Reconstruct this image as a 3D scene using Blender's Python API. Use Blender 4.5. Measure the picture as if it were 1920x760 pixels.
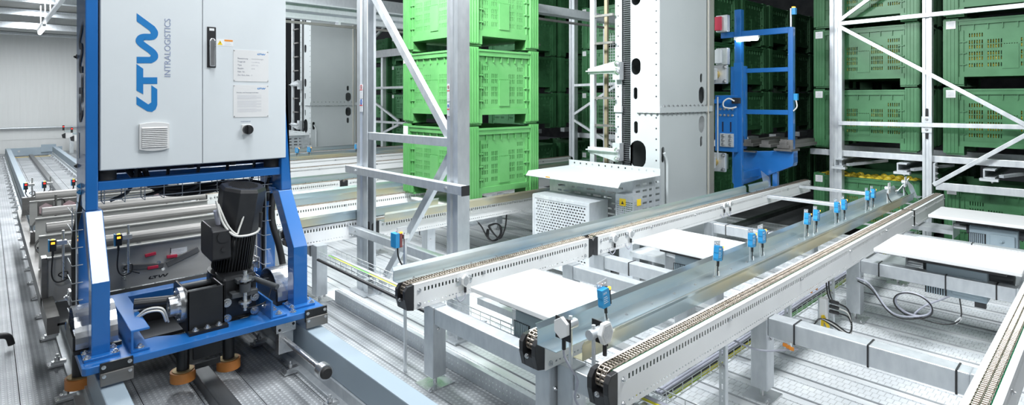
import bpy, bmesh, math, random
from mathutils import Vector, Matrix
from mathutils.geometry import tessellate_polygon
random.seed(7)
scene = bpy.context.scene
for o in list(bpy.data.objects):
    bpy.data.objects.remove(o)
C = bpy.data.collections.new('hall'); scene.collection.children.link(C)

# ---------------------------------------------------------------- camera, world, lights, exposure
cam_d = bpy.data.cameras.new('camera'); cam = bpy.data.objects.new('camera', cam_d); C.objects.link(cam)
cam_d.sensor_width = 36.0; cam_d.lens = 36.0 * 1060 / 1920; cam_d.shift_y = -195 / 1920
cam_d.clip_start = 0.05; cam_d.clip_end = 200
cam.location = (0, 0, 1.7); cam.rotation_euler = (math.pi / 2, 0, -math.radians(90 - 47.0826))
scene.camera = cam
scene.view_settings.view_transform = 'Standard'; scene.view_settings.look = 'None'
scene.view_settings.gamma = 1.0; scene.view_settings.use_curve_mapping = False
scene.view_settings.exposure = 0.0
w = bpy.data.worlds.new('hall_air'); scene.world = w; w.use_nodes = True
w.node_tree.nodes['Background'].inputs[0].default_value = (0.80, 0.90, 1.0, 1)
w.node_tree.nodes['Background'].inputs[1].default_value = 0.025

def area(name, loc, sx, sy, power, rot=(0, 0, 0), col=(0.93, 0.97, 1.0)):
    d = bpy.data.lights.new(name, 'AREA'); d.shape = 'RECTANGLE'; d.size = sx; d.size_y = sy
    d.energy = power; d.color = col
    o = bpy.data.objects.new(name, d); C.objects.link(o); o.location = loc; o.rotation_euler = rot
    return o
# rows of ceiling lamps that run along the transfer aisle and above the conveyor zone, plus two added fill lights
area('aisle_lamp_row', (0.95, 15.0, 3.95), 0.4, 13.0, 680)
area('front_lamp_row', (0.93, 3.2, 4.4), 0.36, 4.2, 150)
area('mast_fill_light', (2.3, 3.75, 3.7), 0.5, 0.9, 290, (0, math.radians(-58), 0))  # unseen light added to brighten the mast's front face
area('conveyor_lamp_row', (4.3, 0.7, 4.4), 2.6, 0.7, 245)
area('camera_side_fill', (-1.2, -1.4, 4.2), 1.2, 1.2, 85, (math.radians(38), 0, math.radians(-30)))  # unseen fill light added beside the camera
area('back_lamp_row', (2.6, 10.0, 4.8), 0.6, 7.5, 620)

# ---------------------------------------------------------------- materials
MATS = {}
def mat(name, col, rough=0.5, metal=0.0, col2=None, scale=8.0, stretch=(1, 1, 1), bump=0.0, bscale=60.0,
        rvar=0.0, emit=None, estr=0.0, coat=0.0, detail=4.0, lo=0.35, hi=0.65, spec=0.5):
    if name in MATS: return MATS[name]
    m = bpy.data.materials.new(name); m.use_nodes = True; nt = m.node_tree; N = nt.nodes; L = nt.links
    b = N['Principled BSDF']
    b.inputs['Base Color'].default_value = (*col, 1); b.inputs['Roughness'].default_value = rough
    b.inputs['Metallic'].default_value = metal; b.inputs['Coat Weight'].default_value = coat
    b.inputs['Specular IOR Level'].default_value = spec
    tc = N.new('ShaderNodeTexCoord'); mp = N.new('ShaderNodeMapping'); mp.inputs['Scale'].default_value = stretch
    L.new(tc.outputs['Object'], mp.inputs[0])
    if col2 is not None:
        n = N.new('ShaderNodeTexNoise'); n.inputs['Scale'].default_value = scale; n.inputs['Detail'].default_value = detail
        L.new(mp.outputs[0], n.inputs['Vector'])
        r = N.new('ShaderNodeValToRGB'); r.color_ramp.elements[0].position = lo; r.color_ramp.elements[1].position = hi
        r.color_ramp.elements[0].color = (*col, 1); r.color_ramp.elements[1].color = (*col2, 1)
        L.new(n.outputs[0], r.inputs[0]); L.new(r.outputs[0], b.inputs['Base Color'])
        if rvar:
            mr = N.new('ShaderNodeMapRange'); mr.inputs[3].default_value = rough - rvar; mr.inputs[4].default_value = rough + rvar
            L.new(n.outputs[0], mr.inputs[0]); L.new(mr.outputs[0], b.inputs['Roughness'])
    if bump:
        n2 = N.new('ShaderNodeTexNoise'); n2.inputs['Scale'].default_value = bscale; n2.inputs['Detail'].default_value = 3
        L.new(mp.outputs[0], n2.inputs['Vector'])
        bp = N.new('ShaderNodeBump'); bp.inputs['Strength'].default_value = bump; bp.inputs['Distance'].default_value = 0.004
        L.new(n2.outputs[0], bp.inputs['Height']); L.new(bp.outputs[0], b.inputs['Normal'])
    if emit:
        b.inputs['Emission Color'].default_value = (*emit, 1); b.inputs['Emission Strength'].default_value = estr
    MATS[name] = m
    return m

def floor_mat(name, dot):
    """galvanised tread: rows of pressed lugs as bump and grime in the pressed joints"""
    m = bpy.data.materials.new(name); m.use_nodes = True; nt = m.node_tree; N = nt.nodes; L = nt.links; b = N['Principled BSDF']
    tc = N.new('ShaderNodeTexCoord'); mp = N.new('ShaderNodeMapping'); L.new(tc.outputs['Object'], mp.inputs[0])
    mp.inputs['Rotation'].default_value = (0, 0, math.pi / 2)
    br = N.new('ShaderNodeTexBrick'); br.offset = 0.5
    br.inputs['Scale'].default_value = 1.0
    br.inputs['Brick Width'].default_value = 0.036 if not dot else 0.03
    br.inputs['Row Height'].default_value = 0.055 if not dot else 0.0275
    br.inputs['Mortar Size'].default_value = 0.0024 if not dot else 0.0085
    br.inputs['Mortar Smooth'].default_value = 0.35
    br.inputs['Color1'].default_value = (1, 1, 1, 1); br.inputs['Color2'].default_value = (0.9, 0.9, 0.9, 1); br.inputs['Mortar'].default_value = (0, 0, 0, 1)
    L.new(mp.outputs[0], br.inputs['Vector'])
    n = N.new('ShaderNodeTexNoise'); n.inputs['Scale'].default_value = 2.3; n.inputs['Detail'].default_value = 6; L.new(tc.outputs['Object'], n.inputs['Vector'])
    r = N.new('ShaderNodeValToRGB'); r.color_ramp.elements[0].position = 0.3; r.color_ramp.elements[1].position = 0.72
    r.color_ramp.elements[0].color = ((0.62, 0.65, 0.68, 1) if not dot else (0.30, 0.32, 0.34, 1)); r.color_ramp.elements[1].color = ((0.85, 0.87, 0.88, 1) if not dot else (0.58, 0.60, 0.62, 1)); L.new(n.outputs[0], r.inputs[0])
    mx = N.new('ShaderNodeMixRGB'); mx.blend_type = 'MULTIPLY'; mx.inputs[0].default_value = 0.34 if not dot else 0.3
    L.new(r.outputs[0], mx.inputs[1]); L.new(br.outputs[0], mx.inputs[2]); L.new(mx.outputs[0], b.inputs['Base Color'])
    bp = N.new('ShaderNodeBump'); bp.inputs['Strength'].default_value = 0.45; bp.inputs['Distance'].default_value = 0.004
    L.new(br.outputs[0], bp.inputs['Height']); L.new(bp.outputs[0], b.inputs['Normal'])
    b.inputs['Metallic'].default_value = 0.35; b.inputs['Roughness'].default_value = 0.5
    MATS[name] = m
    return m

GALV = mat('galvanised', (0.52, 0.55, 0.58), 0.42, 0.55, (0.63, 0.66, 0.68), 30, (1, 1, 0.4), 0.03, 60, 0.05, lo=0.25, hi=0.75)
GALVP = mat('galvanised_bright', (0.62, 0.65, 0.68), 0.38, 0.55, (0.76, 0.79, 0.80), 18, (1, 1, 0.4), rvar=0.06, lo=0.3, hi=0.7)
ZINC = mat('zinc_sheet', (0.46, 0.58, 0.66), 0.30, 0.8, (0.68, 0.72, 0.70), 1.6, (0.8, 3, 3), rvar=0.06)
ZINCY = mat('zinc_sheet_yellowish', (0.50, 0.60, 0.64), 0.32, 0.8, (0.72, 0.66, 0.46), 1.1, (0.9, 3, 3), rvar=0.06, lo=0.42, hi=0.6)
BLUE = mat('blue_paint', (0.014, 0.135, 0.42), 0.30, 0.0, (0.018, 0.15, 0.46), 3, coat=0.6)
CABW = mat('cabinet_paint', (0.67, 0.71, 0.73), 0.45, 0.0, (0.69, 0.73, 0.75), 4, bump=0.03, bscale=250)
CONV = mat('conveyor_paint', (0.83, 0.835, 0.83), 0.42, 0.0, (0.86, 0.86, 0.85), 4)
MASTW = mat('mast_paint', (0.40, 0.43, 0.435), 0.5, 0.0, (0.42, 0.45, 0.455), 2)
WHITEP = mat('white_plastic', (0.76, 0.76, 0.755), 0.38, 0.0, (0.73, 0.73, 0.725), 5)
BLACKP = mat('black_plastic', (0.018, 0.018, 0.02), 0.42, 0.0, (0.026, 0.026, 0.028), 12)
BLACKM = mat('black_paint', (0.016, 0.017, 0.019), 0.36, 0.2, (0.024, 0.025, 0.027), 8)
RUBBER = mat('rubber', (0.02, 0.02, 0.02), 0.7, 0.0, (0.03, 0.03, 0.03), 20)
STEEL = mat('steel', (0.60, 0.61, 0.62), 0.28, 0.9, (0.72, 0.73, 0.74), 12, rvar=0.06)
STAINP = mat('stainless_lit', (0.40, 0.39, 0.375), 0.5, 0.15, (0.48, 0.47, 0.45), 3, (0.4, 3, 3), rvar=0.06)  # lighter copy of the same stainless; plate brightness put into the colour
STAIN = mat('stainless', (0.16, 0.155, 0.148), 0.44, 0.6, (0.25, 0.24, 0.23), 3, (0.4, 3, 3), rvar=0.08)
CHAIN = mat('chain_steel', (0.30, 0.25, 0.20), 0.38, 0.8, (0.48, 0.42, 0.36), 40)
RAILC = mat('rail_paint', (0.30, 0.37, 0.43), 0.42, 0.0, (0.34, 0.41, 0.47), 3, (1, 0.2, 1))
RAILD = mat('dark_rail_steel', (0.10, 0.105, 0.11), 0.35, 0.7, (0.17, 0.175, 0.18), 5, (3, 0.3, 1), rvar=0.08)
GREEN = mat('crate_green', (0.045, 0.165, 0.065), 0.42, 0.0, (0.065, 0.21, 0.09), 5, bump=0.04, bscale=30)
GREENL = mat('crate_green_lit', (0.085, 0.29, 0.085), 0.42, 0.0, (0.115, 0.34, 0.11), 4, bump=0.03, bscale=30)  # crate green lightened, the stack's stronger light put into colour; coils use it too
GUIDEG = mat('guide_green', (0.0, 0.30, 0.12), 0.5, 0.0, (0.0, 0.33, 0.14), 9)
YELL = mat('apple_yellow', (0.62, 0.47, 0.03), 0.4, 0.0, (0.70, 0.56, 0.07), 8)
ORANGE = mat('orange_roller', (0.48, 0.17, 0.035), 0.5, 0.0, (0.54, 0.21, 0.05), 12)
SENSB = mat('sensor_blue', (0.02, 0.28, 0.60), 0.42, 0.0, (0.025, 0.30, 0.63), 20)
LED = mat('orange_led', (0.9, 0.35, 0.02), 0.4, emit=(1.0, 0.42, 0.03), estr=2.5)
LEDR = mat('red_led', (0.8, 0.02, 0.02), 0.4, emit=(1.0, 0.03, 0.02), estr=2.5)
LEDY = mat('yellow_led', (0.8, 0.7, 0.02), 0.4, emit=(1.0, 0.85, 0.05), estr=2.0)
LAMP = mat('lamp_tube', (1, 1, 1), 0.4, emit=(0.95, 0.98, 1.0), estr=22)
RED = mat('red_plastic', (0.55, 0.03, 0.07), 0.45)
LABELW = mat('label_paper', (0.82, 0.83, 0.83), 0.6, 0.0, (0.80, 0.81, 0.82), 30)
PRINT = mat('grey_print', (0.26, 0.27, 0.33), 0.6)
PRINTL = mat('light_grey_print', (0.55, 0.56, 0.60), 0.6)
LOGOB = mat('logo_blue', (0.012, 0.19, 0.50), 0.45)
LOGOG = mat('lettering_grey_blue', (0.28, 0.33, 0.47), 0.5)
LOGOD = mat('logo_dark', (0.008, 0.012, 0.04), 0.5)
SIGNY = mat('sign_yellow', (0.85, 0.60, 0.02), 0.5)
SIGNO = mat('sign_orange', (0.80, 0.28, 0.03), 0.5)
SIGNR = mat('sign_red', (0.65, 0.03, 0.04), 0.5)
SIGNB = mat('sign_blue', (0.02, 0.10, 0.42), 0.5)
CBLK = mat('cable_black', (0.015, 0.015, 0.016), 0.45)
CGRY = mat('cable_grey', (0.42, 0.43, 0.50), 0.45)
CWHT = mat('cable_white', (0.75, 0.74, 0.70), 0.45)
CYEL = mat('cable_yellow_green', (0.62, 0.58, 0.03), 0.45, 0, (0.10, 0.42, 0.05), 1.5, (1, 1, 1), lo=0.45, hi=0.55)
WALLM = mat('wall_panel', (0.80, 0.81, 0.80), 0.55, 0, (0.84, 0.85, 0.84), 2, (3, 1, 0.4))
CEILM = mat('ceiling_panel', (0.42, 0.42, 0.40), 0.6, 0, (0.46, 0.46, 0.44), 2)
CONC = mat('dark_concrete', (0.07, 0.075, 0.08), 0.8, 0, (0.11, 0.115, 0.12), 3)
MOTORG = mat('motor_grey', (0.30, 0.38, 0.43), 0.42, 0.0, (0.33, 0.41, 0.46), 6)
DARKF = mat('charcoal_paint', (0.06, 0.065, 0.07), 0.4, 0.2, (0.08, 0.085, 0.09), 6)
FL_S = floor_mat('floor_tread_slotted', False)
FL_D = floor_mat('floor_tread_dimpled', True)
GUTT = mat('floor_gutter', (0.62, 0.64, 0.66), 0.45, 0.3, (0.78, 0.80, 0.81), 5, (2, 0.4, 1))

# ---------------------------------------------------------------- mesh helpers
class MB:
    def __init__(s): s.v = []; s.f = []; s.sm = []
    def add(s, vs, fs, smooth=False):
        b = len(s.v); s.v += [tuple(v) for v in vs]
        for f in fs: s.f.append(tuple(b + i for i in f)); s.sm.append(smooth)
        return s
    def box(s, x0, x1, y0, y1, z0, z1):
        if x0 > x1: x0, x1 = x1, x0
        if y0 > y1: y0, y1 = y1, y0
        if z0 > z1: z0, z1 = z1, z0
        return s.add([(x0, y0, z0), (x1, y0, z0), (x1, y1, z0), (x0, y1, z0), (x0, y0, z1), (x1, y0, z1), (x1, y1, z1), (x0, y1, z1)],
              [(0, 3, 2, 1), (4, 5, 6, 7), (0, 1, 5, 4), (1, 2, 6, 5), (2, 3, 7, 6), (3, 0, 4, 7)])
    def bar(s, p, q, wd, ht, up=(0, 0, 1)):
        p = Vector(p); q = Vector(q); d = (q - p).normalized(); u = Vector(up)
        sx = d.cross(u)
        if sx.length < 1e-4: sx = d.cross(Vector((1, 0, 0)))
        sx.normalize(); u = sx.cross(d).normalized(); a = sx * wd / 2; b = u * ht / 2
        return s.add([p - a - b, p + a - b, p + a + b, p - a + b, q - a - b, q + a - b, q + a + b, q - a + b],
              [(0, 1, 2, 3), (7, 6, 5, 4), (0, 4, 5, 1), (1, 5, 6, 2), (2, 6, 7, 3), (3, 7, 4, 0)])
    def cyl(s, p, q, r, n=12, r2=None, smooth=True, caps=True):
        p = Vector(p); q = Vector(q); d = (q - p).normalized(); r2 = r if r2 is None else r2
        a = d.orthogonal().normalized(); b = d.cross(a)
        vs = []
        for c, rr in ((p, r), (q, r2)):
            for i in range(n):
                t = 2 * math.pi * i / n; vs.append(c + a * math.cos(t) * rr + b * math.sin(t) * rr)
        s.add(vs, [(i, (i + 1) % n, n + (i + 1) % n, n + i) for i in range(n)], smooth)
        if caps: s.add(vs, [tuple(range(n - 1, -1, -1)), tuple(range(n, 2 * n))])
        return s
    def tube(s, pts, r, n=6, closed=False):
        pts = [Vector(p) for p in pts]; m = len(pts); vs = []; pa = None
        for i, p in enumerate(pts):
            d = (pts[min(i + 1, m - 1)] - pts[max(i - 1, 0)])
            d = d.normalized() if d.length > 1e-9 else Vector((0, 0, 1))
            a = d.orthogonal().normalized() if pa is None else (pa - d * pa.dot(d))
            a = a.normalized() if a.length > 1e-6 else d.orthogonal().normalized()
            pa = a; b = d.cross(a)
            for k in range(n):
                t = 2 * math.pi * k / n; vs.append(p + a * math.cos(t) * r + b * math.sin(t) * r)
        fs = [(i * n + k, i * n + (k + 1) % n, (i + 1) * n + (k + 1) % n, (i + 1) * n + k) for i in range(m - 1) for k in range(n)]
        s.add(vs, fs, True); s.add(vs, [tuple(range(n - 1, -1, -1)), tuple(range((m - 1) * n, m * n))])
        return s
    def prism(s, poly, axis, a, b, holes=()):
        """2-D polygon extruded along an axis from a to b; poly coords are the two other axes in x,y,z order"""
        def P3(u, v, t): return (t, u, v) if axis == 'x' else ((u, t, v) if axis == 'y' else (u, v, t))
        loops = [list(poly)] + [list(h) for h in holes]
        flat = [p for l in loops for p in l]
        vs = [P3(p[0], p[1], a) for p in flat] + [P3(p[0], p[1], b) for p in flat]; n = len(flat)
        if holes:
            tr = tessellate_polygon([[Vector((p[0], p[1], 0)) for p in l] for l in loops])
            fs = [tuple(t) for t in tr] + [tuple(i + n for i in reversed(t)) for t in tr]
        else:
            fs = [tuple(range(n)), tuple(range(2 * n - 1, n - 1, -1))]
        o = 0
        for l in loops:
            k = len(l)
            fs += [(o + i, o + (i + 1) % k, n + o + (i + 1) % k, n + o + i) for i in range(k)]; o += k
        return s.add(vs, fs)
    def ball(s, c, r, n=8, m=5, sz=1.0):
        vs = [(c[0], c[1], c[2] - r * sz)]
        for j in range(1, m):
            t = math.pi * j / m
            for i in range(n):
                a = 2 * math.pi * i / n; vs.append((c[0] + r * math.sin(t) * math.cos(a), c[1] + r * math.sin(t) * math.sin(a), c[2] - r * sz * math.cos(t)))
        vs.append((c[0], c[1], c[2] + r * sz)); last = len(vs) - 1
        fs = [(0, 1 + (i + 1) % n, 1 + i) for i in range(n)]
        for j in range(m - 2):
            for i in range(n): fs.append((1 + j * n + i, 1 + j * n + (i + 1) % n, 1 + (j + 1) * n + (i + 1) % n, 1 + (j + 1) * n + i))
        fs += [(last, 1 + (m - 2) * n + i, 1 + (m - 2) * n + (i + 1) % n) for i in range(n)]
        return s.add(vs, fs, True)
    def mesh(s, name, m):
        me = bpy.data.meshes.new(name); me.from_pydata(s.v, [], s.f)
        me.polygons.foreach_set('use_smooth', s.sm); me.materials.append(m)
        bm = bmesh.new(); bm.from_mesh(me); bmesh.ops.recalc_face_normals(bm, faces=bm.faces); bm.to_mesh(me); bm.free()
        me.update(); return me

def circ(cx, cz, r, n=16, ry=None):
    ry = r if ry is None else ry
    return [(cx + r * math.cos(2 * math.pi * i / n), cz + ry * math.sin(2 * math.pi * i / n)) for i in range(n)]
def stadium(cx, cz, r, h, n=8):
    """upright rounded slot with half-width r and total height h"""
    k = h / 2 - r
    return [(cx + r * math.cos(math.pi * i / n), cz + k + r * math.sin(math.pi * i / n)) for i in range(n + 1)] + \
           [(cx - r * math.cos(math.pi * i / n), cz - k - r * math.sin(math.pi * i / n)) for i in range(n + 1)]

def thing(name, label, cat, loc, group=None):
    o = bpy.data.objects.new(name, None); C.objects.link(o); o.location = loc; o.empty_display_size = 0.1
    o['label'] = label; o['category'] = cat
    if group: o['group'] = group
    return o
def tag(o, label, cat, group=None):
    o['label'] = label; o['category'] = cat
    if group: o['group'] = group
    return o
def hang(o, parent):
    o.parent = parent
    if parent.type == 'EMPTY': o.matrix_parent_inverse = Matrix.Translation(-Vector(parent.location))
    return o
def obj(name, mb, m, parent=None, bevel=0.0, me=None):
    o = bpy.data.objects.new(name, me or mb.mesh(name, m)); C.objects.link(o)
    if parent is not None: hang(o, parent)
    if bevel:
        b = o.modifiers.new('edge', 'BEVEL'); b.width = bevel; b.segments = 2; b.limit_method = 'ANGLE'; b.angle_limit = math.radians(40)
    return o
def struct(name, mb, m, bevel=0.0):
    o = obj(name, mb, m, None, bevel); o['kind'] = 'structure'; return o
def copy_thing(root, d, label=None, group=None, skip=()):
    r = root.copy(); C.objects.link(r); r.location = Vector(root.location) + Vector(d)
    if label: r['label'] = label
    if group: r['group'] = group
    for ch in KIDS(root):
        if ch.name.split('.')[0] in skip: continue
        c = ch.copy(); C.objects.link(c); c.parent = r; c.matrix_parent_inverse = ch.matrix_parent_inverse
        for g in KIDS(ch):
            e = g.copy(); C.objects.link(e); e.parent = c
    return r
def KIDS(o): return list(o.children)
_bolt = {}
def bolt(parent, loc, axis, r=0.009, m=None, name='bolt'):
    m = m or STEEL; k = (round(r, 4), m.name)
    if k not in _bolt:
        b = MB(); b.cyl((0, 0, 0), (0, 0, r * 0.25), r * 1.45, 12); b.cyl((0, 0, r * 0.25), (0, 0, r * 1.0), r, 6, smooth=False); b.cyl((0, 0, r), (0, 0, r * 1.5), r * 0.5, 8)
        _bolt[k] = b.mesh('bolt', m)
    o = obj(name, None, None, None, me=_bolt[k])
    o.rotation_euler = Vector(axis).to_track_quat('Z', 'Y').to_euler(); o.location = loc
    return hang(o, parent)
_dg = None
def text(s, size, m, parent, org, xd, ud, name='lettering', thick=0.0006, align='LEFT'):
    cu = bpy.data.curves.new('t', 'FONT'); cu.body = s; cu.size = size; cu.extrude = thick; cu.align_x = align
    t = bpy.data.objects.new('t', cu); C.objects.link(t)
    me = bpy.data.meshes.new_from_object(t.evaluated_get(bpy.context.evaluated_depsgraph_get()))
    bpy.data.objects.remove(t); bpy.data.curves.remove(cu)
    X = Vector(xd).normalized(); U = Vector(ud).normalized(); Nn = X.cross(U)
    mw = Matrix((X, U, Nn)).transposed().to_4x4(); mw.translation = Vector(org)
    me.transform(mw); me.materials.clear(); me.materials.append(m)
    return obj(name, None, None, parent, me=me)
def curve_pts(pts, n=8):
    """Catmull-Rom through pts"""
    P = [Vector(p) for p in pts]; P = [P[0] * 2 - P[1]] + P + [P[-1] * 2 - P[-2]]; out = []
    for i in range(1, len(P) - 2):
        for k in range(n):
            t = k / n
            out.append(0.5 * ((2 * P[i]) + (P[i + 1] - P[i - 1]) * t + (2 * P[i - 1] - 5 * P[i] + 4 * P[i + 1] - P[i + 2]) * t * t + (-P[i - 1] + 3 * P[i] - 3 * P[i + 1] + P[i + 2]) * t ** 3))
    out.append(P[-2]); return out
def perforate(mb, axis, a0, a1, z0, z1, t0, t1, rows):
    """upright sheet (running along axis 'x' or 'y' from a0 to a1, z0..z1, thickness t0..t1) with rows of rectangular
    holes; rows = [(z low, z high, [(hole start, hole end), ...])] from the bottom up; built from solid strips around the holes"""
    def B(u0, u1, za, zb):
        if u1 - u0 > 1e-6 and zb - za > 1e-6:
            mb.box(u0, u1, t0, t1, za, zb) if axis == 'x' else mb.box(t0, t1, u0, u1, za, zb)
    z = z0
    for za, zb, hs in rows:
        B(a0, a1, z, za); u = a0
        for h0, h1 in hs: B(u, h0, za, zb); u = h1
        B(u, a1, za, zb); z = zb
    B(a0, a1, z, z1)

# ================================================================= SETTING
fl = struct('floor', MB().box(-3.5, 16, -3.0, 26, -0.3, -0.16), CONC)
PW = 0.25
plank_s = MB()
for a, b, z in ((0.0, 0.004, 0.004), (0.004, 0.169, 0.0), (0.169, 0.173, 0.004)): plank_s.box(a, b, -1.2, 23.4, -0.05, z)
plank_g = MB(); plank_g.box(0.173, PW - 0.003, -1.2, 23.4, -0.05, -0.005)
plank_d = MB()
for a, b, z in ((0.0, 0.006, 0.002), (0.006, 0.240, 0.0), (0.240, 0.246, 0.002)): plank_d.box(a, b, -1.2, 23.4, -0.05, z)
pms = plank_s.mesh('floor_plank', FL_S); pmd = plank_d.mesh('floor_plank_dimpled', FL_D); pmg = plank_g.mesh('floor_gutter', GUTT)
for i in range(37):
    x = -1.36 + i * PW
    o = obj('floor_plank', None, None, fl, me=pms if x > 2.0 else pmd); o.location = (x, 0, 0)
    if x > 2.0:
        o2 = obj('floor_gutter', None, None, fl, me=pmg); o2.location = (x, 0, 0)
wl = struct('wall_back', MB().box(-6, 9, 23.6, 23.8, -0.16, 6.5), WALLM)
ribs = MB()
rb = MB().box(-0.055, 0.055, 23.588, 23.6, 0.4, 4.4).mesh('wall_rib', WALLM)
for i in range(38):
    o = obj('panel_rib', None, None, wl, me=rb); o.location = (-1.4 + i * 0.14, 0, 0)
pl = struct('trim_1', MB().cyl((-4, 23.5, 0.77), (4.5, 23.5, 0.77), 0.035, 10), GALV)
struct('wall_left', MB().box(-6.2, -6, -6, 26, -0.16, 6.5), WALLM)
struct('ceiling', MB().box(-6, 2.9, 9.0, 23.6, 4.35, 4.5), CEILM)
struct('wall_right', MB().box(20, 20.2, -6, 26, -0.16, 8), CONC)
# purlins under the low roof of the transfer aisle (run across it)
for i, (y, z, h) in enumerate(((22.6, 3.62, 0.10), (21.6, 3.72, 0.20), (19.2, 3.84, 0.18), (17.0, 3.9, 0.2), (14.6, 3.95, 0.2))):
    p = MB(); p.box(-5.5, 2.9, y, y + 0.015, z, z + h); p.box(-5.5, 2.9, y - 0.09, y, z, z + 0.015); p.box(-5.5, 2.9, y, y + 0.09, z + h - 0.015, z + h)
    tag(obj('roof_purlin', p, GALV), ['galvanised roof purlin lying along the top of the white back wall', 'galvanised roof purlin just in front of the lit lamp', 'galvanised roof purlin above the light rail, third from the back wall',
        'galvanised roof purlin at the top left edge of the picture', 'galvanised roof purlin nearest to the shuttle car cabinet'][i], 'beam', 'roof purlins over the aisle')
# light rail with the lit lamp
lr = thing('light_rail', 'suspended white light rail running under the roof purlins at left', 'rail', (0.965, 12, 3.42))
obj('rail', MB().box(0.93, 1.0, 10.5, 18.6, 3.40, 3.45), GALVP, lr)
for k in range(5):
    obj('hanger', MB().box(0.955, 0.975, 12.2 + k * 1.4, 12.22 + k * 1.4, 3.45, 3.95), GALV, lr)
lp = thing('ceiling_lamp', 'lit white tube lamp on the light rail near the back wall', 'lamp', (0.965, 17.4, 3.3))
obj('housing', MB().box(0.92, 1.01, 16.7, 18.2, 3.34, 3.40), GALVP, lp)
obj('tube', MB().cyl((0.965, 16.75, 3.31), (0.965, 18.15, 3.31), 0.035, 10), LAMP, lp)

# ================================================================= CHAIN CONVEYORS
def chain_mesh(x0, x1, yc, ztop, wrap0, wrap1, R=0.042, pitch=0.01905):
    """duplex roller chain on top of a conveyor, wrapped down over its ends"""
    path = []
    zc = ztop - R
    if wrap0:
        for i in range(0, 13): a = math.radians(205 - i * 115 / 12); path.append((x0 + R * math.cos(a), zc + R * math.sin(a)))
    else: path.append((x0, ztop))
    if wrap1:
        for i in range(0, 13): a = math.radians(90 - i * 115 / 12); path.append((x1 + R * math.cos(a), zc + R * math.sin(a)))
    else: path.append((x1, ztop))
    pins = [path[0]]; need = pitch
    for (ax, az), (bx, bz) in zip(path, path[1:]):
        L = math.hypot(bx - ax, bz - az); p = 0.0
        while L - p >= need:
            p += need; pins.append((ax + (bx - ax) * p / L, az + (bz - az) * p / L)); need = pitch
        need -= L - p
    m = MB()
    ws = (-0.0225, 0.0, 0.0225)
    for k, (px, pz) in enumerate(pins):
        for sgn in (-1, 1):
            m.cyl((px, yc + sgn * 0.0115 - 0.0085, pz), (px, yc + sgn * 0.0115 + 0.0085, pz), 0.0060, 6, caps=False)
        if k + 1 < len(pins):
            qx, qz = pins[k + 1]; off = 0.002 if k % 2 else 0.0
            for wv in ws:
                m.bar((px, yc + wv * (1 + off * 30), pz), (qx, yc + wv * (1 + off * 30), qz), 0.0022, 0.010, up=(-(qz - pz), 0, qx - px))
    return m

Z0 = 0.622
def end_unit(root, x, y0, sgn, z=Z0):
    """black end cap: two cheeks and a nose below the wrapped chain; sgn -1 = towards the aisle"""
    poly = [(0, z), (0, z - 0.15), (0.045, z - 0.14), (0.062, z - 0.075), (0.062, z - 0.03), (0.04, z - 0.004)]
    poly = [(x + sgn * u, v) for u, v in poly]
    e = obj('end_cap', MB().prism(poly, 'y', y0 + 0.001, y0 + 0.026), BLACKP, root, 0.003)
    m = MB(); m.prism(poly, 'y', y0 + 0.082, y0 + 0.105)
    low = [(0, z - 0.085), (0, z - 0.15), (0.045, z - 0.14), (0.055, z - 0.09)]
    m.prism([(x + sgn * u, v) for u, v in low], 'y', y0 + 0.026, y0 + 0.082)
    obj('end_block', m, BLACKP, root)
    obj('sprocket', MB().cyl((x + sgn * 0.002, y0 + 0.04, z - 0.042), (x + sgn * 0.002, y0 + 0.068, z - 0.042), 0.033, 14), STEEL, root)
    if sgn < 0: bolt(root, (x + sgn * 0.062, y0 + 0.054, z - 0.085), (-1, 0, 0), 0.008)
def conveyor(label, x0, x1, y0, cap0=True, cap1=True, hbot=0.145, group='galvanised chain conveyors of the lanes', nb=3):
    root = thing('chain_conveyor', label, 'conveyor', (x0, y0, Z0 - hbot), group)
    n = int((x1 - x0 - 0.12) / 0.0255); hs = [(x0 + 0.07 + i * 0.0255, x0 + 0.081 + i * 0.0255) for i in range(n)]
    m = MB(); perforate(m, 'x', x0, x1, Z0 - hbot, Z0, y0, y0 + 0.0022,
        [(Z0 - hbot + 0.020, Z0 - hbot + 0.028, hs), (Z0 - 0.050, Z0 - 0.027, hs)])
    m.box(x0, x1, y0, y0 + 0.026, Z0 - 0.004, Z0)
    obj('side_plate', m, CONV, root)
    m = MB(); m.box(x0, x1, y0 + 0.101, y0 + 0.105, Z0 - hbot, Z0); m.box(x0, x1, y0 + 0.08, y0 + 0.105, Z0 - 0.004, Z0)
    m.box(x0, x1, y0 + 0.004, y0 + 0.101, Z0 - 0.075, Z0 - 0.07)
    obj('back_plate', m, CONV, root)
    obj('guide_strip', MB().box(x0 + 0.01, x1 - 0.01, y0 + 0.026, y0 + 0.082, Z0 - 0.02, Z0 - 0.006), GUIDEG, root)
    c = obj('chain', chain_mesh(x0 if cap0 else x0 + 0.01, x1 if cap1 else x1 - 0.01, y0 + 0.054, Z0 + 0.004, cap0, cap1), CHAIN, root); c['kind'] = 'stuff'
    if cap0: end_unit(root, x0, y0, -1)
    if cap1: end_unit(root, x1, y0, 1)
    for xx in [x0 + 0.035, x1 - 0.04]:
        for zz in (Z0 - 0.04, Z0 - hbot + 0.025): bolt(root, (xx, y0, zz), (0, -1, 0), 0.009)
    for k in range(1, nb): bolt(root, (x0 + (x1 - x0) * k / nb, y0, Z0 - 0.038), (0, -1, 0), 0.009)
    return root
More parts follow.
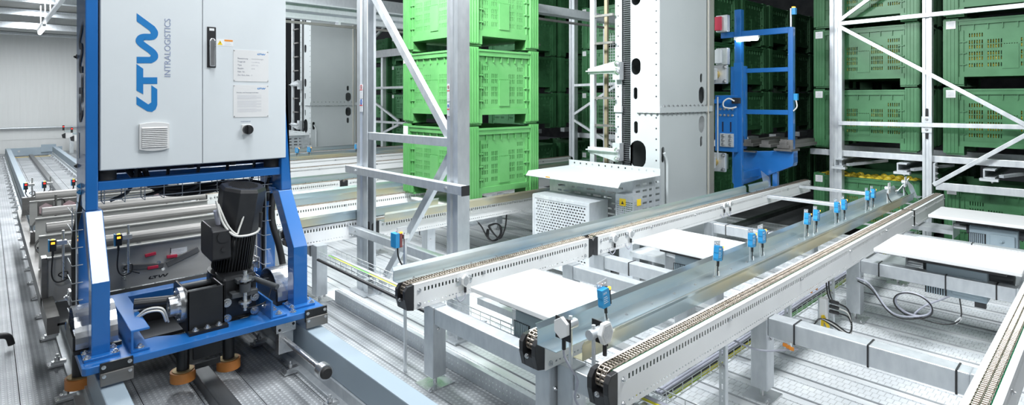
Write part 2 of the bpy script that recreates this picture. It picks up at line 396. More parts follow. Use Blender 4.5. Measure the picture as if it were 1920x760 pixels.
def fence(label, x0, x1, yv, foot, h=0.08, m=None, zb=None):
    """angle-section guide rail: upright sheet at yv, foot flange reaching to yv+foot"""
    zb = Z0 + 0.004 if zb is None else zb
    r = thing('guide_rail', label, 'guide rail', (x0, yv, zb), 'sheet metal guide rails along the conveyors')
    obj('upright_sheet', MB().prism([(yv - 0.0015, zb), (yv + 0.0015, zb), (yv + 0.0015, zb + h * 0.75), (yv + 0.0015 - math.copysign(0.012, foot), zb + h), (yv - 0.0015 - math.copysign(0.012, foot), zb + h), (yv - 0.0015, zb + h * 0.75)], 'x', x0, x1), m or ZINC, r)
    f = obj('foot_flange', MB().box(x0, x1, yv, yv + foot, zb, zb + 0.003), m or ZINC, r)
    k = x0 + 0.12; i = 0
    while k < min(x1, x0 + 3.0):
        bolt(f, (k, yv + foot * 0.6, zb + 0.003), (0, 0, 1), 0.006); k += 0.22
    return r

conv = {}
conv['C1a'] = conveyor('short chain conveyor with black end cap behind the first white lift table', 1.81, 3.385, 2.777)
conv['C1b'] = conveyor('long chain conveyor leading from the second white lift table to the fruit crate', 3.50, 7.95, 2.777, nb=6)
conv['C2'] = conveyor('chain conveyor half hidden under the blue sensors and their guide rail', 1.85, 7.9, 1.77, hbot=0.155, nb=6)
conv['C3a'] = conveyor('long chain conveyor in the foreground, its black end cap at the lower picture edge', 1.82, 6.50, 1.345, hbot=0.16, nb=5)
conv['C3b'] = conveyor('short chain conveyor ending beneath the rack diagonal at the far right', 6.57, 7.88, 1.345, hbot=0.16)
conv['C4'] = conveyor('chain conveyor with bright green guide strip at the lower right corner', 1.85, 7.88, 0.281, hbot=0.16, nb=6)
fn = {}
fn['F1'] = fence('bluish zinc guide rail behind the conveyor next to the crane', 1.75, 6.35, 2.905, -0.05)
fn['F1b'] = fence('short zinc guide rail end piece below the blue crane carriage', 6.42, 6.95, 2.905, -0.05)
fn['F2'] = fence('bluish zinc guide rail on which the blue sensors stand', 1.755, 7.5, 1.725, -0.11, 0.09, zb=Z0 + 0.006)
fn['F3'] = fence('yellowish zinc guide rail in front of the row of blue sensors', 1.83, 7.4, 1.535, 0.05, 0.085, ZINCY, zb=Z0 - 0.025)
for k in range(8): obj('bracket', MB().box(2.05 + k * 0.72, 2.11 + k * 0.72, 1.448, 1.56, Z0 - 0.032, Z0 - 0.0255), GALVP, fn['F3'])
PER = 4.17
far_lbl = {'C4': 'chain conveyor carrying the bright green crate stack, nearer strand', 'C3a': 'chain conveyor carrying the bright green crate stack, farther strand',
  'C2': 'chain conveyor behind the green crate stack lane, half hidden by a guide rail', 'C1a': 'short far chain conveyor with black end caps meeting beside the steel upright',
  'C1b': 'far chain conveyor running from the black joint to behind the crate stack'}
far_lbl2 = {'C4': 'third nearest pair of distant chain conveyors, nearer strand', 'C3a': 'third nearest pair of distant chain conveyors, farther strand',
  'C1a': 'distant chain conveyor nearest to the far crane mast, short piece', 'C1b': 'distant chain conveyor nearest to the far crane mast, long piece'}
for k, l in far_lbl.items():
    if k != 'C4': copy_thing(conv[k], (0, PER, 0), l)
conveyor(far_lbl['C4'], 2.54, 7.88, 0.281 + PER, hbot=0.16, nb=5)
conveyor('short chain conveyor behind the left steel upright, nearest to the shuttle car', 1.85, 3.30, 4.64, hbot=0.16)
fence('short greenish zinc guide rail behind the left steel upright', 1.80, 3.30, 4.63, 0.05, 0.085, ZINCY)
for k, l in far_lbl2.items(): copy_thing(conv[k], (0, 2 * PER, 0), l)
fence('greenish zinc guide rail under the crate stack, nearest behind the steel frame', 2.53, 6.3, 4.345, 0.10, 0.085, ZINCY)
copy_thing(fn['F3'], (0, PER, 0.0), 'yellowish guide rail behind the crate stack lane')
copy_thing(fn['F2'], (0, PER, 0), 'distant bluish guide rail just behind the crate stack lane')
copy_thing(fn['F1'], (0, PER, 0), 'distant guide rail behind the black joint of the far conveyor')
copy_thing(fn['F3'], (0, 2 * PER, 0.0), 'pale distant guide rail before the far crane mast, nearer one')
copy_thing(fn['F2'], (0, 2 * PER, 0), 'pale distant guide rail carrying the small far sensors')
copy_thing(fn['F1'], (0, 2 * PER, 0), 'yellowish distant guide rail at the foot of the far crane mast')
# ---------------------------------------------------------------- cross beams on legs
def support(label, xb, ya, yb, wd=0.085, zt=0.47, ht=0.095, legs=(0, 1), ties=(), leg_w=0.095):
    r = thing('support_frame', label, 'frame', (xb, ya, 0), 'galvanised support frames under the conveyors')
    obj('cross_beam', MB().box(xb, xb + wd, ya + leg_w, yb - leg_w, zt - ht, zt), GALV, r, 0.006)
    for i, y in ((0, ya), (1, yb - leg_w)):
        if i not in legs: continue
        l = obj('leg', MB().box(xb - 0.008, xb + leg_w - 0.008, y, y + leg_w, 0.055, zt + 0.006), GALV, r, 0.005)
        f = obj('foot', MB().cyl((xb + 0.04, y + 0.047, 0), (xb + 0.04, y + 0.047, 0.06), 0.012, 8).box(xb - 0.05, xb + 0.13, y - 0.03, y + 0.125, 0.0, 0.008), STEEL, r)
        for dx, dy in ((-0.03, -0.012), (0.11, 0.105)): bolt(f, (xb + dx, y + dy, 0.008), (0, 0, 1), 0.01)
        bolt(r, (xb + 0.03, y, zt - 0.13), (0, -1, 0), 0.008)
    for y in ties:
        obj('cable_tie', MB().prism([(xb - 0.003, zt - ht - 0.003), (xb + wd + 0.003, zt - ht - 0.003), (xb + wd + 0.003, zt + 0.003), (xb - 0.003, zt + 0.003)], 'y', y, y + 0.008,
            [[(xb, zt - ht), (xb + wd, zt - ht), (xb + wd, zt), (xb, zt)]]), BLACKP, r)
    return r
sup = {}
sup['a'] = support('galvanised support frame with square leg under the front end of the crane-side conveyor', 1.92, 1.80, 2.83)
sup['b'] = support('galvanised support frame between the two white lift tables, nearer one', 3.15, 1.80, 2.83)
sup['c'] = support('galvanised support frame with cable ties just before the second white lift table', 3.52, 1.80, 2.83, ties=(2.5, 2.1))
sup['d'] = support('galvanised support frame behind the second white lift table', 5.25, 1.80, 2.83, ties=(2.6, 2.2))
sup['e'] = support('galvanised support frame across the bright floor with three black cable ties', 3.21, 0.36, 1.44, wd=0.1, ht=0.105, ties=(1.20, 0.85, 0.50))
sup['f'] = support('galvanised support frame before the white lift table at the right', 4.87, 0.36, 1.44, ties=(1.22, 0.82, 0.55))
sup['g'] = support('galvanised support frame between the two right-hand lift tables', 6.1, 0.36, 1.44, ties=(0.85,))
sup['h'] = support('narrow galvanised support frame under the foreground conveyor ends', 1.96, 1.36, 1.79, legs=(1,), zt=0.46)
copy_thing(sup['e'], (-1.2, PER, 0), 'galvanised support frame seen behind the lower guard bar'); copy_thing(sup['f'], (0, PER, 0), 'galvanised support frame beside the perforated drive housing')
copy_thing(sup['e'], (-0.1, PER, 0), 'galvanised support frame in the floor shadow under the crate stack')
copy_thing(sup['b'], (-1.0, PER, 0), 'galvanised support frame under the far conveyor with the black joint, nearer'); copy_thing(sup['d'], (0, PER, 0), 'galvanised support frame under the far conveyor with the black joint, deeper')
for k_, dx_, l_ in (('e', -1.0, 'distant galvanised support frame before the far mast, front'), ('f', 0.5, 'distant galvanised support frame before the far mast, deeper'), ('b', -1.0, 'distant galvanised support frame at the foot of the far mast, front'), ('d', 0.0, 'distant galvanised support frame at the foot of the far mast, deeper')):
    copy_thing(sup[k_], (dx_, 2 * PER, 0), l_)
# cross ties bolted between the strands at the far end
for i, (x, y0, y1, z, lb) in enumerate(((7.55, 1.87, 2.777, 0.60, 'flat galvanised cross tie before the yellow fruit crate'), (6.6, 1.87, 2.777, 0.585, 'flat galvanised cross tie nearest to the grouped sensors'))):
    tag(obj('cross_tie', MB().box(x, x + 0.07, y0, y1, z - 0.035, z), GALVP, None, 0.003), lb, 'beam', 'flat cross ties of the conveyor')

# ---------------------------------------------------------------- lift tables
def motor(parent, x, y0, y1, z):
    m = obj('motor_tube', MB().cyl((x, y0, z), (x, y1 - 0.10, z), 0.056, 18), DARKF, parent)
    obj('roller_shaft', MB().cyl((x, y0 + 0.30, z), (x, y1, z), 0.028, 12), STEEL, parent)
    xg = x - 0.06
    g = obj('gearbox', MB().box(xg - 0.06, xg + 0.07, y1 - 0.47, y1 - 0.13, z - 0.17, z + 0.045), MOTORG, parent, 0.012)
    bolt(g, (xg - 0.06, y1 - 0.36, z - 0.06), (-1, 0, 0), 0.02, MOTORG, 'cover_screw')
    f = MB()
    for k in range(8): f.box(xg - 0.07, xg - 0.06, y1 - 0.24 + k * 0.014, y1 - 0.233 + k * 0.014, z - 0.165, z - 0.02)
    for k in range(12): f.box(xg - 0.06, xg + 0.05, y1 - 0.30 + k * 0.014, y1 - 0.293 + k * 0.014, z + 0.045, z + 0.06)
    obj('cooling_fins', f, MOTORG, parent)
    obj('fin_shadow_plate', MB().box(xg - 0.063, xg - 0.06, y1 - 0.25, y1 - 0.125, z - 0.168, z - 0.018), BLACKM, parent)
    obj('terminal_box', MB().box(xg - 0.075, xg - 0.06, y1 - 0.45, y1 - 0.28, z - 0.14, z - 0.01), MOTORG, parent, 0.006)
    obj('connector', MB().box(xg - 0.05, xg - 0.01, y1 - 0.46, y1 - 0.40, z - 0.205, z - 0.17), BLACKP, parent)
def table(label, x0, x1, y0, y1, z=0.60):
    r = thing('lift_table', label, 'lift table', (x0, y0, 0.3), 'white topped lift tables between the strands')
    obj('table_top', MB().box(x0, x1, y0, y1, z - 0.028, z), WHITEP, r, 0.005)
    b = MB(); b.box(x0 + 0.19, x1 - 0.06, y1 - 0.16, y1 - 0.155, z - 0.24, z - 0.028); b.box(x0 + 0.19, x1 - 0.06, y0 + 0.04, y0 + 0.045, z - 0.24, z - 0.028)
    b.box(x0 + 0.19, x1 - 0.06, y0 + 0.04, y1 - 0.155, z - 0.05, z - 0.028)
    obj('side_panel', b, GALVP, r)
    obj('belt', MB().box(x0 + 0.05, x1 - 0.05, y0 + 0.08, y1 - 0.2, z - 0.055, z - 0.03), BLACKP, r)
    motor(r, (x0 + x1) / 2 - 0.06, y0 + 0.06, y1 - 0.16, z - 0.115)
    for a, b in ((y1 - 0.155, y1 + 0.18), (y0 - 0.03, y0 + 0.045)): obj('mount', MB().box(x0 + 0.20, x1 - 0.1, a, b, z - 0.2, z - 0.16), GALVP, r)
    return r
tb1 = table('white topped lift table in front, beside the two reflectors', 2.07, 2.60, 1.885, 2.585)
tb2 = table('white topped lift table in the middle, before the crane foot', 3.68, 4.25, 1.885, 2.57)
tb3 = table('white topped lift table at the right with the grey gear motor', 4.78, 5.42, 0.42, 1.235)
tb4 = table('white topped lift table farthest back at the right edge', 6.54, 7.12, 0.42, 1.24)
copy_thing(tb3, (-1.3, PER, 0), 'white topped lift table under the green crate stack')

# ================================================================= CRATES
LV = {-0.085: 'at floor level', 0.245: 'lowest', 1.045: 'resting on the beam', 1.845: 'second above the beam', 2.645: 'third above the beam', 3.445: 'at the very top'}
COLN = ['nearest', 'second', 'third', 'fourth', 'fifth']
CX_, CY_, CH = 1.0, 1.18, 0.79
def crate_side(mb, axis, Wd, t_out, sgn, fine=True):
    """one wall of a crate: vented panel, rim, ribs. runs along axis; t_out = outer plane; sgn = inward direction"""
    def T(a): return t_out + sgn * a
    def lo_hi(a, b): return (min(a, b), max(a, b))
    t0, t1 = lo_hi(T(0.022), T(0.034))
    a0, a1 = 0.13, Wd - 0.13
    rows = []; nr = 6
    c_ = Wd / 2; g = [(c_ - 0.39, c_ - 0.235), (c_ - 0.21, c_ - 0.07), (c_ + 0.07, c_ + 0.21), (c_ + 0.235, c_ + 0.39)]
    if Wd < 1.1: g = [(c_ - 0.30, c_ - 0.19), (c_ - 0.17, c_ - 0.07), (c_ + 0.07, c_ + 0.17), (c_ + 0.19, c_ + 0.30)]
    for r in range(nr):
        za = 0.215 + r * 0.066 + (0.012 if r % 2 else 0); hs = []
        for (p, q) in g:
            if r == nr - 1 and abs((p + q) / 2 - Wd / 2) < 0.2: continue
            n = int((q - p) / 0.0225)
            for i in range(n): hs.append((p + i * 0.0225, p + i * 0.0225 + 0.011))
            if r == 3 and abs(q - (Wd / 2 - 0.07)) < 1e-6:
                for i in range(6): hs.append((Wd / 2 - 0.060 + i * 0.021, Wd / 2 - 0.051 + i * 0.021))
        rows.append((za, za + 0.044, hs))
    if fine: perforate(mb, axis, a0, a1, 0.105, 0.70, t0, t1, rows)
    else: perforate(mb, axis, a0, a1, 0.105, 0.70, t0, t1, [])
    def B(u0, u1, d0, d1, z0, z1):
        d = lo_hi(T(d0), T(d1))
        mb.box(u0, u1, d[0], d[1], z0, z1) if axis == 'x' else mb.box(d[0], d[1], u0, u1, z0, z1)
    B(a0, a1, 0.0, 0.034, 0.70, 0.765)                       # rim
    B(a0, a1, -0.008, 0.03, 0.745, 0.765)
    B(a0 + 0.02, a1 - 0.02, 0.010, 0.034, 0.105, 0.165)      # skirt
    n = 7
    for i in range(n + 1):
        u = a0 + 0.02 + (a1 - a0 - 0.04) * i / n; B(u - 0.004, u + 0.004, 0.006, 0.022, 0.64, 0.70)
    for u in (a0 + 0.045, a1 - 0.055):
        B(u, u + 0.01, 0.008, 0.022, 0.165, 0.64)
        for z in (0.24, 0.37, 0.50): B(u - 0.025, u + 0.035, 0.004, 0.022, z, z + 0.012)
    B(Wd / 2 - 0.07, Wd / 2 + 0.07, 0.014, 0.022, 0.19, 0.46)
def make_crate(label, m, loc, fine=True, fill=True, group=None):
    r = thing('fruit_crate', label, 'crate', loc, group)
    ox, oy, oz = loc
    def sh(mb): mb.v = [(a + ox, b + oy, c + oz) for a, b, c in mb.v]; return mb
    for axis, Wd, t, s in (('y', CY_, 0.0, 1), ('y', CY_, CX_, -1), ('x', CX_, 0.0, 1), ('x', CX_, CY_, -1)):
        a = MB(); crate_side(a, axis, Wd, t, s, fine); obj('side_panel', sh(a), m, r)
    for cx in (0, 1):
        for cy in (0, 1):
            a = MB()
            def bx(u0, u1, v0, v1, z0, z1):
                U = (u0, u1) if not cx else (CX_ - u1, CX_ - u0); V = (v0, v1) if not cy else (CY_ - v1, CY_ - v0); a.box(U[0], U[1], V[0], V[1], z0, z1)
            bx(0.006, 0.14, 0.0, 0.035, 0.02, 0.785); bx(0.0, 0.035, 0.006, 0.14, 0.02, 0.785)
            for k in range(4):
                bx(0.018 + k * 0.034, 0.034 + k * 0.034, -0.007, 0.0, 0.03, 0.775); bx(-0.007, 0.0, 0.018 + k * 0.034, 0.034 + k * 0.034, 0.03, 0.775)
            bx(0.02, 0.19, 0.02, 0.19, 0.0, 0.105); bx(0.005, 0.19, 0.005, 0.19, 0.02, 0.105)
            obj('corner_post', sh(a), m, r)
    a = MB().box(0.03, CX_ - 0.03, 0.03, CY_ - 0.03, 0.105, 0.125); obj('bottom', sh(a), m, r)
    a = MB().box(-0.0085, -0.007, CY_ - 0.115, CY_ - 0.025, 0.665, 0.755); s = obj('label_sticker', sh(a), LABELW, r)
    a = MB()
    for k in range(5): a.box(-0.0092, -0.0085, CY_ - 0.10, CY_ - 0.10 + 0.055 - 0.008 * (k % 3), 0.685 + k * 0.012, 0.689 + k * 0.012)
    obj('sticker_print', sh(a), PRINTL, s)
    if fill:
        a = MB(); rnd = random.Random(3)
        for iz in range(8):
            for iy in range(14):
                a.ball((0.073 + rnd.random() * 0.012, 0.10 + iy * 0.075 + rnd.random() * 0.02, 0.17 + iz * 0.07), 0.037, 7, 5)
            for ix in range(11):
                a.ball((0.12 + ix * 0.075 + rnd.random() * 0.02, 0.073 + rnd.random() * 0.012, 0.17 + iz * 0.07), 0.037, 7, 5)
        f = obj('fruit_fill', sh(a), YELL, r); f['kind'] = 'stuff'
    return r
RX = 8.22
lev = [1.045, 1.845, 2.645]
lvn = ['lower', 'second', 'upper']
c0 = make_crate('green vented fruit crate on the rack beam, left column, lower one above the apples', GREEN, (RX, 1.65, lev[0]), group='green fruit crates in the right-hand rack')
for i in (1, 2):
    copy_thing(c0, (0, 0, lev[i] - lev[0]), 'green vented fruit crate in the left rack column, ' + ['', 'second above the beam', 'topmost and cut by the picture edge'][i])
for i in range(3):
    copy_thing(c0, (0, -1.42, lev[i] - lev[0]), 'green vented fruit crate in the rack column at the right edge, ' + ['standing on the beam', 'second above the beam', 'topmost and cut off'][i])
cl = make_crate('green fruit crate heaped with yellow apples below the rack beam', GREEN, (RX, 1.65, -0.085), fill=False)
copy_thing(cl, (0.05, -1.42, 0), 'dark empty green crate in the shadow below the right rack column')
for ix in range(1, 4):  # unseen rear crates added to block lamp light from the deeper racks
    for z in (-0.085, 1.045, 1.845, 2.645, 3.445):
        copy_thing(cl, (ix * 1.13, 0, z + 0.085), 'unseen light-blocking crate deep in the left rack column, %s row, %s' % (COLN[ix], LV[z]), 'unseen crates added behind the right-hand rack')
for dy in (0, -1.42):  # unseen top crates added to block light from above
    copy_thing(cl, (0, dy, 3.53), 'unseen green crate added above the picture edge in the ' + ('left' if dy == 0 else 'right') + ' rack column', 'green fruit crates in the right-hand rack')
# apples on top of the open crate: each one a thing
apm = MB().ball((0, 0, 0), 0.045, 10, 7, 0.92).mesh('apple', YELL)
rnd = random.Random(11); n = 0
for iy in range(12):
    for ix in range(4):
        a = obj('apple', None, None, None, me=apm)
        a.location = (RX + 0.10 + ix * 0.098 + rnd.uniform(-.004, .004), 1.735 + iy * 0.0915 + rnd.uniform(-.001, .001), 0.66 + rnd.uniform(-0.012, 0.018))
        a.rotation_euler = (rnd.random(), rnd.random(), rnd.random())
        tag(a, 'yellow apple heaped in the open green crate below the rack', 'apple', 'yellow apples in the open crate')
bed = obj('fruit_bed', MB().box(RX + 0.045, RX + 0.95, 1.70, 2.78, 0.1, 0.615), YELL, cl)
# the green stack, lightened in colour for stronger light, on the conveyor behind the steel frame
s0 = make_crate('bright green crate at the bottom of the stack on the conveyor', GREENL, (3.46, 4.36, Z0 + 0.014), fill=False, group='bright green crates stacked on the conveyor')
copy_thing(s0, (0, 0, 0.795), 'bright green crate second from the bottom of the conveyor stack')
copy_thing(s0, (0, 0, 1.59), 'bright green crate at the top of the conveyor stack, cut by the picture edge')
# crates deep in the racks (in the dark)
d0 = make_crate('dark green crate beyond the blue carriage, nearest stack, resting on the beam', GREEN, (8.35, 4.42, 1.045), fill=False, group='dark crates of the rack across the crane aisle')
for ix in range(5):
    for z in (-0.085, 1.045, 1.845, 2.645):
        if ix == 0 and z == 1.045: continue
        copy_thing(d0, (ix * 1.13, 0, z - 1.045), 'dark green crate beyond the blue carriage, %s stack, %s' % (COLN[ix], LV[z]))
for i, z in enumerate((-0.085, 1.045, 1.845, 2.645)):
    copy_thing(d0, (0, 1.42, z - 1.045), ['dark green crate low down behind the mast ladder', 'green crate behind the mast ladder, standing on the rack beam', 'green crate behind the mast ladder, second above the beam', 'green crate behind the mast ladder, topmost'][i], 'green crates seen behind the mast ladder')
for ix in range(4):
    for z in (-0.085, 1.045, 1.845, 2.645, 3.445):
        copy_thing(d0, (ix * 1.13, PER, z - 1.045), 'dark crate in the gap beside the bright stack, %s column, %s' % (COLN[ix], LV[z]), 'dark crates between stack and ladder')
for iy, lb in ((0, 'green crate in distant rack between steel uprights, right column'), (-1.42, 'green crate in distant rack beside far mast, left column')):
    for z in (0.245, 1.045, 1.845, 2.645):
        copy_thing(d0, (0, 2 * PER + 1.42 + iy, z - 1.045), lb + ', ' + LV[z], 'crates of the distant rack')
for z in (0.245, 1.045, 1.845, 2.645):
    copy_thing(d0, (0.3, 3 * PER + 0.9, z - 1.045), 'small distant green crate left of the far mast ladder, ' + LV[z], 'crates left of the far mast')

# ================================================================= RACK STEEL
def channel_y(mb, x, y0, y1, z0, z1):
    """upright with a grooved front: open hat profile seen from the aisle"""
    wy = y1 - y0
    mb.prism([(x, y0), (x + 0.10, y0), (x + 0.10, y1), (x, y1), (x, y1 - wy * .30), (x + 0.018, y1 - wy * .38), (x + 0.018, y0 + wy * .38), (x, y0 + wy * .30)], 'z', z0, z1)
rk = thing('pallet_rack', 'bright galvanised rack frame with diagonal braces before the green crates', 'rack', (8.08, 1.5, -0.15))
for y0, y1, w_ in ((2.44, 2.585, 0), (1.495, 1.585, 1), (0.40, 0.49, 1)):
    m = MB(); channel_y(m, 8.07, y0, y1, -0.15, 5.5); u = obj('upright', m, GALVP, rk)
    if w_:
        for z in (1.28, 1.53): obj('slot', MB().prism(stadium((y0 + y1) / 2, z, 0.012, 0.11), 'x', 8.066, 8.071), BLACKM, u)
        for z in (1.335, 1.455):
            obj('joint_plate', MB().box(8.055, 8.07, y0 - 0.004, y1 + 0.004, z - 0.035, z + 0.035), GALVP, u); bolt(u, (8.055, (y0 + y1) / 2, z), (-1, 0, 0), 0.012)
for (ya, za, yb, zb) in ((2.47, 2.665, 0.45, 2.69), (2.47, 1.385, 0.45, 1.40), (1.45, 0.69, 0.45, 0.70)):
    obj('horizontal_brace', MB().bar((8.045, ya, za), (8.045, yb, zb), 0.035, 0.05 if za > 1 else 0.085), GALVP, rk, 0.003)
for (ya, za, yb, zb) in ((2.46, 2.63, 0.55, 1.335), (0.60, 1.375, 1.47, 0.70), (2.46, 2.70, 1.45, 3.42)):
    obj('diagonal_brace', MB().bar((8.03, ya, za), (8.03, yb, zb), 0.03, 0.045), GALVP, rk, 0.003)
for i, (ya, yb) in enumerate(((1.5, 2.84), (0.1, 1.5))):
    b = tag(obj('rack_beam', MB().box(8.12, 8.20, ya, yb, 0.955, 1.03), GALVP, None, 0.004), ['galvanised rack beam under the left column of green crates', 'galvanised rack beam under the right column of green crates'][i], 'beam', 'rack beams')
    b2 = tag(obj('rack_beam', MB().box(9.0, 9.08, ya, yb, 0.955, 1.03), GALV), ['rear galvanised beam behind the left rack column', 'rear galvanised beam behind the right rack column'][i], 'beam', 'rear rack beams')
for i, y in enumerate((1.72, 2.40, 0.92)):
    r = thing('shelf_rail', ['galvanised shelf rail jutting below the left crate column near the middle post', 'galvanised shelf rail jutting out beside the left upright over the apples', 'galvanised shelf rail hanging below the beam at the right picture edge'][i], 'rail', (8.1, y, 0.83), 'shelf rails below the rack beams')
    obj('channel', MB().prism([(y, 0.83), (y + 0.1, 0.83), (y + 0.1, 0.93), (y, 0.93), (y, 0.915), (y + 0.085, 0.915), (y + 0.085, 0.845), (y, 0.845)], 'x', 7.98, 9.2), GALV, r)
    obj('plate', MB().box(7.96, 8.05, y - 0.03, y + 0.13, 0.80, 0.828), GALVP, r)
    obj('tie', MB().bar((8.0, y - 0.05, 0.86), (8.5, y - 0.35, 0.90), 0.05, 0.03), GALV, r)
    bolt(r, (7.97, y + 0.02, 0.80), (0, 0, -1), 0.012)
jp = thing('bolted_plate', 'bolted joint plate on the middle rack post above the conveyor end', 'plate', (8.0, 1.42, 0.75))
obj('plate', MB().box(8.03, 8.16, 1.455, 1.475, 0.72, 0.95), GALV, jp)
for z in (0.77, 0.83, 0.90): bolt(jp, (8.09, 1.455, z), (0, -1, 0), 0.014)
# lower beams of the shadowed racks
for ix in range(5):
    for zz in (0.955,):
        for yy in (4.36, 4.42 + PER - 0.06):
            tag(obj('rack_beam_end', MB().box(8.35 + ix * 1.13, 8.75 + ix * 1.13, yy - 0.06, yy + 0.06, zz, zz + 0.09), GALV),
                ('short galvanised beam end under the %s dark crate stack beyond the carriage' if yy < 5 else 'short galvanised beam end under the %s dark column right of the bright stack') % COLN[ix], 'beam', 'beam ends across the aisle' if yy < 5 else 'beam ends beside the stack')
for y0_, z_, l_ in ((5.78, 0.955, 'galvanised rack beam under the crates behind the mast ladder'), (14.12, 0.155, 'distant galvanised rack beam at the foot of the far crates, right'), (12.70, 0.155, 'distant galvanised rack beam at the foot of the far crates, left'), (17.78, 0.155, 'distant galvanised rack beam left of the far mast')):
    tag(obj('rack_beam', MB().box(8.30, 8.55 if y0_ < 17 else 8.9, y0_, y0_ + 1.3, z_, z_ + 0.09), GALV), l_, 'beam', 'far rack beams')
# rack frames of the lanes farther back
rf = thing('rack_upright', 'galvanised rack upright behind the mast ladder beside a lit green crate', 'rack', (8.2, 7.16, 0))
m = MB(); channel_y(m, 8.10, 6.99, 7.12, -0.15, 5.0); obj('upright', m, GALV, rf)
obj('horizontal_brace', MB().bar((8.12, 7.0, 1.95), (8.12, 5.7, 1.97), 0.04, 0.045), GALVP, rf)
obj('diagonal_brace', MB().bar((8.1, 7.0, 1.40), (8.1, 5.7, 2.1), 0.04, 0.045), GALVP, rf)
obj('diagonal_brace', MB().bar((8.1, 7.0, 1.30), (8.1, 5.7, 0.7), 0.04, 0.045), GALVP, rf)
rf2 = thing('pallet_rack', 'distant galvanised rack frame between the steel uprights', 'rack', (8.2, 14.0, 0))
for y in (12.75, 14.0, 15.4):
    m = MB(); channel_y(m, 8.1, y, y + 0.12, -0.15, 5.2 if y > 14.5 else 2.95); obj('upright', m, GALVP, rf2)
for z in (2.95, 2.0, 1.05, 0.6): obj('horizontal_brace', MB().bar((8.08, 12.8, z), (8.08, 15.5, z), 0.06, 0.06 if z < 2.5 else 0.2), GALVP, rf2)
for a, b in (((8.06, 15.4, 1.98), (8.06, 13.1, 1.1)), ((8.06, 13.1, 1.0), (8.06, 15.4, 0.3)), ((8.06, 15.4, 3.0), (8.06, 13.1, 4.0))): obj('diagonal_brace', MB().bar(a, b, 0.05, 0.06), GALVP, rf2)
# beam under the upper level, far left of the crate stack
gb = thing('overhead_beam', 'large galvanised overhead beam crossing behind the steel frame', 'beam', (1.5, 7.2, 2.7))
m = MB(); m.box(1.3, 7.2, 7.2, 7.22, 2.72, 2.93); m.box(1.3, 7.2, 7.10, 7.2, 2.915, 2.93); m.box(1.3, 7.2, 7.1, 7.2, 2.72, 2.735); m.prism([(7.14, 2.82), (7.2, 2.80), (7.2, 2.84)], 'x', 1.3, 7.2)
obj('profile', m, GALV, gb)
obj('conductor_bar', MB().box(1.3, 7.2, 7.0, 7.04, 2.64, 2.67), STAIN, gb)
for x in (1.6, 3.4, 5.2): obj('bar_hanger', MB().box(x, x + 0.03, 7.01, 7.12, 2.665, 2.725), GALV, gb)
gb2 = thing('overhead_beam', 'upper galvanised beam at the top edge behind the steel frame', 'beam', (1.5, 9.2, 3.0))
obj('profile', MB().box(1.3, 8.2, 9.2, 9.24, 3.25, 3.5).box(1.3, 8.2, 9.1, 9.2, 3.25, 3.27), GALV, gb2)
ob3 = thing('overhead_beam', 'dark overhead beam at the top edge beside the mast', 'beam', (4.5, 4.2, 2.6))
obj('profile', MB().box(4.3, 8.2, 4.75, 4.80, 2.72, 2.84).box(4.3, 8.2, 4.66, 4.75, 2.72, 2.735), GALV, ob3)
obj('conductor', MB().box(4.3, 8.2, 4.60, 4.63, 2.62, 2.645), STAIN, ob3)

# ================================================================= STEEL FRAME AT THE AISLE END (foreground)
def hat(mb, x, y0, y1, z0, z1, dx=0.115):
    wy = y1 - y0
    mb.prism([(x, y0), (x + dx, y0 + 0.004), (x + dx, y0 + 0.016), (x + 0.03, y0 + 0.03), (x + 0.03, y1 - 0.03), (x + dx, y1 - 0.016), (x + dx, y1 - 0.004), (x, y1),
              (x, y1 - wy * .32), (x + 0.02, y1 - wy * .40), (x + 0.02, y0 + wy * .40), (x, y0 + wy * .32)], 'z', z0, z1)
fr = thing('upright_frame', 'galvanised upright frame with guard bars before the bright green crate stack', 'frame', (2.41, 3.2, 0))
def hat2(mb, x, y0, y1, z1, dx, web):
    wy = y1 - y0; t = 0.006
    face = [(x, y0), (x, y0 + wy * .32), (x + 0.014, y0 + wy * .40), (x + 0.014, y1 - wy * .40), (x, y1 - wy * .32), (x, y1), (x + t, y1), (x + t, y1 - wy * .28), (x + 0.014 + t, y1 - wy * .37), (x + 0.014 + t, y0 + wy * .37), (x + t, y0 + wy * .28), (x + t, y0)]
    mb.prism(face, 'z', 0.0, z1)
    yw = (y0, y0 + t) if web < 0 else (y1 - t, y1)
    mb.box(x + t, x + dx, yw[0], yw[1], 0.0, z1); mb.box(x + dx - t, x + dx, y0 + (t if web < 0 else 0), y1 - (0 if web < 0 else t), 0.0, z1)
    yo = (y1 - t, y1) if web < 0 else (y0, y0 + t)
    mb.box(x + dx - 0.022, x + dx - t, yo[0], yo[1], 0.0, z1)
for y0, y1, dx, web in ((3.15, 3.275, 0.107, -1), (4.43, 4.615, 0.085, 1)):
    m = MB(); hat2(m, 2.41, y0, y1, 5.2, dx, web); u = obj('upright', m, GALV, fr)
    obj('base_plate', MB().box(2.36, 2.60, y0 - 0.04, y1 + 0.04, 0.0, 0.014), GALV, u)
for ya, za, yb, zb in ((4.46, 1.375, 3.25, 1.385),):
    obj('horizontal_brace', MB().bar((2.45, ya, za), (2.45, yb, zb), 0.05, 0.065), GALV, fr, 0.004)
obj('diagonal_brace', MB().bar((2.47, 4.500, 2.68), (2.47, 3.28, 1.38), 0.045, 0.062), GALVP, fr, 0.004)
obj('diagonal_brace', MB().bar((2.50, 3.27, 1.37), (2.50, 4.42, 0.0), 0.045, 0.062), GALV, fr, 0.004)
